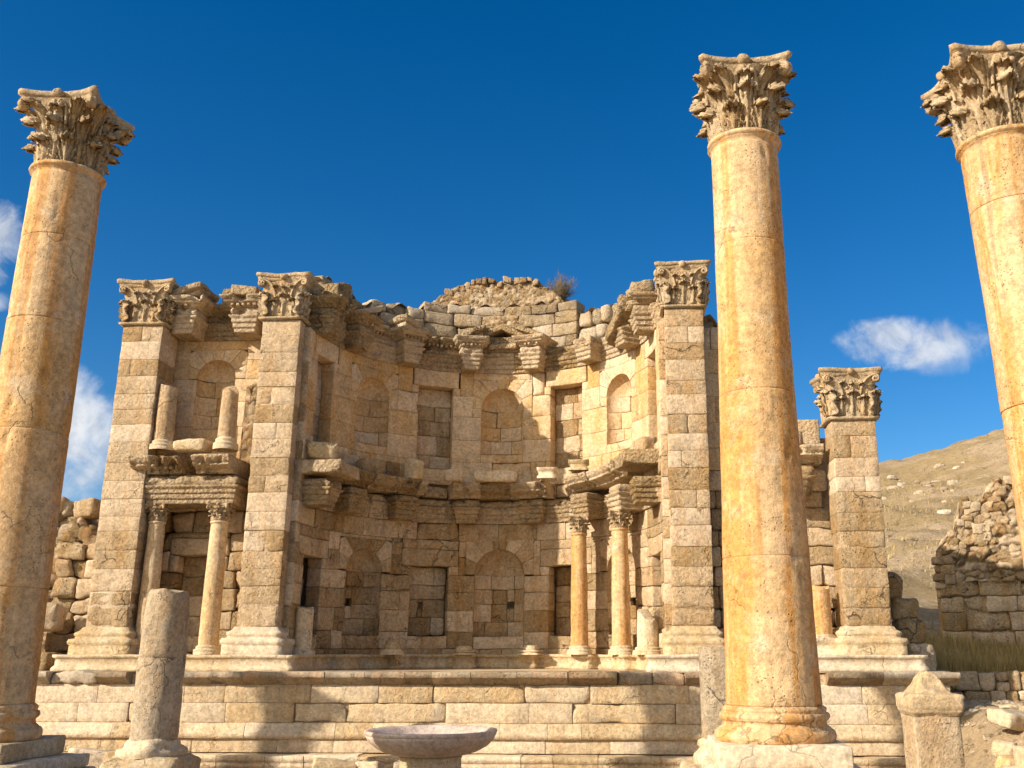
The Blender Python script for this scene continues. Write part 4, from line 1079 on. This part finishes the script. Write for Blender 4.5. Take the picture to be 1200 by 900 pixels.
# ------------------------------------------------------------------ ground, hill, ruined walls, rubble
def ground_z(X, Y):
    r = np.clip((X - 10.2) / 2.2, 0, 1) * np.clip((Y + 13) / 9, 0, 1); r = r * r * (3 - 2 * r)
    z = G + r * 1.45
    t = np.clip((X - 11.8) / .8, 0, 1) * np.clip((Y - 3.2) / .5, 0, 1)
    z = z + t * .72 + np.clip(Y - 3.5, 0, 60) * .03 * t
    st = np.clip((-10.9 - Y) / .3, 0, 1); z = z + (-.03 - z) * st
    l = np.clip((-12.2 - X) / 2.0, 0, 1) * np.clip((Y + 3) / 3, 0, 1)
    return np.maximum(z, G + l * 2.3)
def sheet(name, xs, ys, zf, mat, amp=.0):
    X, Y = np.meshgrid(xs, ys, indexing='ij'); Z = zf(X.ravel(), Y.ravel())
    mb = MB(); grid(mb, np.stack([X.ravel(), Y.ravel(), Z], 1), len(xs), len(ys))
    return struct(mb.build(name, mat))
def spaced(a, b, n0, n1, da): return np.unique(np.concatenate([np.linspace(a, n0, 14), np.arange(n0, n1, da), np.linspace(n1, b, 14)]))
def gz(X, Y):
    q = np.stack([X, Y, X * 0], 1)
    return ground_z(X, Y) + .06 * fbm(q * .7, 3, 5) + .02 * vnoise(q * 4, 8)
sheet('ground', spaced(-900, 900, -24, 26, .25), spaced(-300, 1500, -28, 12, .25), gz, M['earth'])
def hz(X, Y):
    D = np.hypot(X - 3.9, Y + 26)
    s = np.clip((Y - 7.5) / 75, 0, 1.25); q = np.stack([X, Y, X * 0], 1)
    base = 1.1 + 21.5 * np.clip(s, 0, 1) ** 1.08 - 10 * np.clip(s - 1, 0, 1) ** 1.5
    base = base * (.70 + .0098 * np.clip(X - 4, 0, 60)) + 1.0 * fbm(q * .09, 12, 5, .55) * np.clip((Y - 6) / 10, 0, 1) + .16 * fbm(q * .8, 19, 4)
    edge = np.clip((X - 9.5) / 3.5, 0, 1); edge = edge * edge * (3 - 2 * edge)
    return -3 + (base + 3) * edge
sheet('hill', np.concatenate([np.arange(9.5, 60, .5), np.arange(60, 170, 2.0)]), np.concatenate([np.arange(7.2, 40, .4), np.arange(40, 110, 1.0)]), hz, M['hill'])
# ruined wall on the right: dressed courses below, bleached rubble above
rw = thing('ruined_wall', (0, 0, 0), 'ruined stone wall below the hillside with dressed courses and a bleached rubble top', 'wall')
yaw = R(-14); rf = flat((16.15, 13.4, 0), yaw)
mb = MB(); wall(mb, rf, 0.1, 8.5, .6, 4.4, .62, (.8, 1.6), .7, wob=.06, amp=.04, r=.05, chip=1.2)
backing(mb, rf, 0, 8.5, .5, 4.2, -.15); mb.build('dressed_course', M['rough'], rw)
def rwtop(x): return float(np.interp(x, [0, .5, 1.0, 1.3, 1.9, 2.4, 3.2, 5, 8.5], [5.1, 5.9, 6.9, 7.45, 7.5, 7.8, 8.3, 8.8, 9.2]))
rwt = lambda x: rwtop(x) + .22 * math.sin(x * 4.1) * math.sin(x * 1.7 + 1)
mbr = rubble(rf, .12, 8.5, 4.3, rwt, 1.2, .42, .19, res=.06)
x = -.05
while x < 8.3:                              # loose angular stones along the broken edge
    wd_ = U(.28, .6); h_ = U(.22, .42); tp_ = rwt(max(x, 0.05)) + U(-.12, .14)
    stone(mbr, rf, x, x + wd_, tp_ - h_, tp_, -U(.7, 1.2), U(.02, .16), .05, .09, .045, 1.6, tn=(U(.35, .8), U(0, 1), U(0, 1)), shear=U(-.25, .25))
    if x < 2.2:
        for q in range(3): stone(mbr, rf, x + U(-.1, .1), x + wd_, tp_ - h_ * (q + 2) * 1.05, tp_ - h_ * (q + 1) * 1.05, -U(.5, .9), U(.0, .14), .05, .09, .045, 1.6, tn=(U(.3, .75), U(0, 1), U(0, 1)))
    x += wd_ * U(.75, .95)
mbr.build('rubble_top', M['rubble'], rw, freq=(2.5, 9))
# low dry stone wall
dw = thing('dry_stone_wall', (0, 0, 0), 'low dry stone wall of squared blocks beside the podium end', 'wall')
mb = MB(); df = flat((0, 2.7, 0))
for row, (a, b) in enumerate([(.15, .62), (.62, 1.13)]):
    x = 11.75 + .2 * row
    while x < 17.5:
        e = x + U(.3, .75); h = U(-.06, .04)
        if rng.random() < .2:
            m = (a + b) / 2; stone(mb, df, x + .01, e - .01, a, m - .01, -.5, U(-.04, .04), .06, .09, .03, 1.2); stone(mb, df, x + .01, e - .01, m + .01, b + h, -.5, U(-.04, .04), .06, .09, .03, 1.2)
        else: stone(mb, df, x + .01, e - .01, a + .01, b + h - .01, -.5, U(-.05, .05), .07, .09, .03, 1.2)
        x = e
mb.build('course', M['rough'], dw)
# rubble wall standing left of the first pier
lw = thing('rubble_wall', (0, 0, 0), 'crumbling rubble wall beside the first tall pier, loose stones along its top', 'wall')
lf = flat((0, 1.3, 0), 0)
def lwtop(x): return float(np.interp(x, [-16, -14, -13, -12.6, -12.1, -11.6, -11.2, -10.3], [4.6, 5.2, 5.6, 5.7, 5.6, 5.3, 5.4, 5.5]))
rubble(lf, -16, -10.35, .9, lwtop, 2.2, .55, .24, res=.09, lean=.10).build('core', M['rubble'], lw, freq=(2.5, 9))
mb = MB()
wall(mb, flat((0, .55, 0)), -11.75, -10.38, ZF, 4.6, .52, (.4, .8), .9, wob=.12, amp=.06, r=.055, chip=1.6, res=.1, top=lambda x: 4.4 + (x + 11.7) * .5)
mb.build('facing', M['rough'], lw, freq=(2.5, 9))
top_lbl = ['angular grey boulder topping the rubble wall beside the orange-streaked column', 'pale rounded boulder on the rubble wall', 'flat grey slab lying along the rubble wall top next to the first pier', 'small brown boulder wedged below the top of the rubble wall', 'dark pitted boulder on the rubble wall top', 'squarish boulder on the rubble wall near the first pier']
for k, (x_, z_, s_) in enumerate([(-13.0, 5.55, .75), (-12.55, 5.5, .62), (-11.75, 5.45, .70), (-12.3, 5.05, .42), (-13.6, 5.3, .8), (-11.25, 5.3, .42)]):
    loose('boulder', x_, 1.9 + .2 * (k % 2), z_, (s_ * 1.2, s_, s_ * .75), U(-.6, .6), top_lbl[k], 'boulder', 'white' if k % 2 else 'rough', 'boulders on the left rubble wall', r=.09, amp=.06, tilt=U(-8, 8))
low_lbl = ['large squared boulder on the podium top beside the first pier', 'boulder stacked behind the orange-streaked column on the podium', 'lower boulder of the pile on the podium left of the first pier', 'small round boulder against the first pier base', 'pale boulder leaning on the rubble wall foot', 'low grey boulder at the podium edge of the left pile']
for k, (x_, y_, z_, s_) in enumerate([(-11.45, -.1, 2.2, .8), (-12.3, -.1, 2.05, .85), (-12.15, -.3, 1.2, .9), (-11.2, -.35, 1.2, .55), (-11.75, -.3, 1.95, .5), (-11.6, -.45, 1.2, .6)]):
    loose('boulder', x_, y_, z_, (s_ * 1.05, s_, s_ * .85), U(-.5, .5), low_lbl[k], 'boulder', 'rough', 'boulders piled beside the first pier', r=.09, amp=.05, tilt=U(-6, 6))
# stone slabs leaning in the gap behind the low right pier
for k, (x_, y_, z_, s_, lb) in enumerate([(11.17, 1.3, 3.05, (.52, .6, .68), 'topmost narrow stone of the stack behind the low right pier'), (11.38, 1.25, 2.5, (.74, .65, .56), 'second stone from the top of the stack behind the low right pier'), (11.48, 1.2, 1.85, (.72, .7, .66), 'third stone from the top of the stack behind the low right pier'), (11.62, 1.15, .95, (.72, .8, .92), 'bottom stone of the stack behind the low right pier')]):
    loose('stone_block', x_, y_, z_, s_, .1 * k, lb, 'stone block', 'rough', 'stones stacked behind the low right pier', r=.10, amp=.05)
# broken stones lying at the right
for x_, y_, s_, yw, tl, mt, lb in [(12.05, -4.3, (1.25, .6, .36), .45, 10, 'pale', 'long white broken slab lying on the slope right of the square pillar'),
                                   (12.75, -5.3, (.95, .8, .5), -.4, -12, 'pale', 'big white angular boulder low on the right slope'),
                                   (11.35, -5.6, (.5, .45, .35), .2, 5, 'smooth', 'small pinkish stone close beside the square pillar'),
                                   (11.9, -5.9, (.55, .4, .3), .9, 0, 'pale', 'small flat white stone below the long broken slab'),
                                   (12.35, -4.95, (.6, .35, .42), 1.1, 22, 'pale', 'white shard tilted between the long slab and the big boulder'),
                                   (11.55, -4.75, (.45, .4, .3), -.7, 12, 'pale', 'pale chunk at the near end of the long white slab'),
                                   (12.75, -3.7, (.7, .5, .35), .1, -8, 'rough', 'brown stone behind the white boulder on the right slope'),
                                   (13.1, -1.2, (.45, .4, .22), .3, 0, 'pale', 'lone small stone on the bare earth below the dry stone wall')]:
    zz = float(ground_z(np.array([x_]), np.array([y_]))[0]) - .08
    loose('boulder', x_, y_, zz, s_, yw, lb, 'boulder', mt, 'broken stones on the right slope', r=.05, amp=.06, tilt=tl)
# broken stones along the foot of the podium
for x_, y_, s_, yw, tl, mt, lb in [(-7.55, -4.3, (.95, .6, .75), .1, 3, 'grey', 'grey block left of the thick grey stump'), (-6.75, -4.6, (.6, .5, .72), .4, -4, 'pale', 'yellowish block against the base of the thick grey stump'),
                                   (-2.15, -4.6, (1.0, .6, .60), .3, 9, 'pale', 'slanting broken slab at the podium foot left of the basin'), (-1.35, -4.7, (.6, .5, .56), -.3, -8, 'pale', 'broken stone at the podium foot next to the slanting slab'), (-.55, -4.5, (.7, .6, .58), .05, 0, 'grey', 'squared grey block at the podium foot just left of the basin drum')]:
    loose('stone_block', x_, y_, G, s_, yw, lb, 'stone block', mt, 'broken stones along the podium foot', r=.06, amp=.05, tilt=tl)

mb = MB(); g3 = np.random.default_rng(16)     # gravel and chips on the open ground
for k in range(1500):
    if k < 900: x_, y_ = g3.uniform(11.0, 18), g3.uniform(-9, 2.6)
    else: x_, y_ = g3.uniform(-14, 11), g3.uniform(-10.5, -2.2)
    sz = g3.uniform(.02, .09) * (1 + (g3.uniform() < .06)); G_, Q_ = _surface(3, 3, 3); p = (G_ - 1.0)
    p = p / np.linalg.norm(p, axis=1, keepdims=True).clip(.1) ** .5 * (1 + .4 * vnoise(p * 1.7 + k, 3)[:, None])
    mb.add(p * sz * np.array([1.3, 1, .6]) + np.array([x_, y_, float(gz(np.array([x_]), np.array([y_]))[0])]), Q_, tone=(g3.uniform(.2, .9), g3.uniform(), g3.uniform()))
tag(mb.build('gravel', M['white'], smooth=False), 'loose gravel and stone chips on the bare ground', 'gravel', kind='stuff')

# ------------------------------------------------------------------ vegetation
def blades(spots, hmin, hmax, wid, seed):
    g = np.random.default_rng(seed); n = len(spots); h = g.uniform(hmin, hmax, n); th = g.uniform(0, 6.283, n); ln = g.uniform(.05, .55, n) * h
    d = np.stack([np.cos(th), np.sin(th), 0 * th], 1); s = np.stack([-np.sin(th), np.cos(th), 0 * th], 1) * wid
    up = np.array([0, 0, 1.0]); P = np.array(spots)
    a, b = P - s, P + s; m1 = P + up * (h * .55)[:, None] + d * (ln * .35)[:, None]; tip = P + up * h[:, None] + d * ln[:, None]
    V = np.stack([a, b, m1 + s * .7, m1 - s * .7, tip], 1).reshape(-1, 3); i = np.arange(n)[:, None] * 5
    mb = MB(); tn = np.repeat(g.uniform(0, 1, (n, 1)), 5, 0) * np.ones((1, 3))
    mb.add(V, i + np.array([[0, 1, 2, 3]]), i + np.array([[3, 2, 4]]), tone=tn); return mb
g = np.random.default_rng(4)
n = 26000; X = g.uniform(11.9, 21, n); Y = 3.6 + g.uniform(0, 1, n) ** 1.2 * 9.2; keep = fbm(np.stack([X, Y, X * 0], 1) * .9, 6, 2) > -.35
X, Y = X[keep], Y[keep]
o = blades(np.stack([X, Y, np.maximum(gz(X, Y), np.where(Y > 7.2, hz(X, Y), -9)) - .02], 1), .10, .55, .010, 1).build('tall_dry_grass', M['grass'])
tag(o, 'tall dry grass growing between the low dry stone wall and the ruined wall', 'grass', kind='stuff')
n = 12000; X = g.uniform(11, 60, n); Y = 8.2 + g.uniform(0, 1, n) ** 1.7 * 62; keep = fbm(np.stack([X, Y, X * 0], 1) * .16, 9, 3) > .05
X, Y = X[keep], Y[keep]
o = blades(np.stack([X, Y, hz(X, Y) - .03], 1), .12, .42, .03, 2).build('hillside_grass', M['grass'])
tag(o, 'sparse dry grass tufts scattered over the bare hillside', 'grass', kind='stuff')
mb = MB(); g2 = np.random.default_rng(6)     # scattered outcrop stones
for k in range(700):
    x_ = g2.uniform(12, 62); y_ = 9 + g2.uniform(0, 1) ** 1.4 * 68
    if vnoise(np.array([[x_ * .13, y_ * .13, 2.0]]), 44)[0] < .05: continue
    sz = g2.uniform(.05, .22) * (1 + y_ * .02); G_, Q_ = _surface(4, 4, 4); p = G_ / 1.5 - 1
    p = p / np.linalg.norm(p, axis=1, keepdims=True) ** .6 * (1 + .35 * vnoise(p * 1.3 + k, 3)[:, None])
    mb.add(p * sz * np.array([1.3, 1, .7]) + np.array([x_, y_, float(hz(np.array([x_]), np.array([y_]))[0])]), Q_, tone=(g2.uniform(.2, .8), g2.uniform(), g2.uniform()))
tag(mb.build('hillside_stones', M['white'], smooth=False), 'loose pale stones strewn over the bare hillside', 'stones', kind='stuff')
n = 9000; cx = g2.uniform(12, 60, 500); cy = 9 + g2.uniform(0, 1, 500) ** 1.4 * 66; pick = g2.integers(0, 500, n); X = cx[pick] + g2.normal(0, .28, n); Y = cy[pick] + g2.normal(0, .28, n)
tag(blades(np.stack([X, Y, hz(X, Y) - .03], 1), .08, .28, .022, 5).build('hillside_scrub', M['shrub']), 'low dark scrub clumps dotted over the bare hillside', 'scrub', kind='stuff')
# pale rocks on the hill
for k, (x_, y_, s_, lb) in enumerate([(36.5, 74, .75, 'large pale rock near the hill crest'), (37.6, 72, .6, 'second pale rock just below the hill crest'), (34.5, 50, .5, 'lone white rock on the middle of the hillside'), (38.6, 73, .45, 'small pale rock right of the two crest rocks')]):
    loose('boulder', x_, y_, float(hz(np.array([x_]), np.array([y_]))[0]) - .2, (s_ * 1.5, s_, s_ * .7), .4 * k, lb, 'boulder', 'white', 'pale rocks on the hillside', r=.2, amp=.12)
# dry shrub on the rubble core
sb = thing('dry_shrub', (1.85, 6.3, 13.6), 'leafless dry shrub growing on top of the wall', 'shrub')
ms, mt_ = MB(), MB(); g = np.random.default_rng(8)
for k in range(46):
    a = g.uniform(0, 6.283); el = g.uniform(.5, 1.45); L = g.uniform(.45, .95)
    d = np.array([math.cos(a) * math.cos(el), math.sin(a) * math.cos(el), math.sin(el)])
    P = [np.array([0, 0, 0.0])]
    for j in range(4): d = d + g.normal(0, .12, 3); P.append(P[-1] + d / np.linalg.norm(d) * L / 4)
    tube(ms, P, np.linspace(.016, .004, 5), 5, (g.uniform(0, .4),) * 3)
    for q in P[1:]:
        for j in range(12):
            e = q + g.normal(0, .05, 3); f_ = e + g.normal(0, .10, 3) + np.array([0, 0, .05])
            tube(mt_, [e, (e + f_) / 2 + g.normal(0, .012, 3), f_], [.004, .004, .003], 3, (g.uniform(.2, 1),) * 3)
ms.build('stem', M['shrub'], sb); mt_.build('twig', M['shrub'], sb)
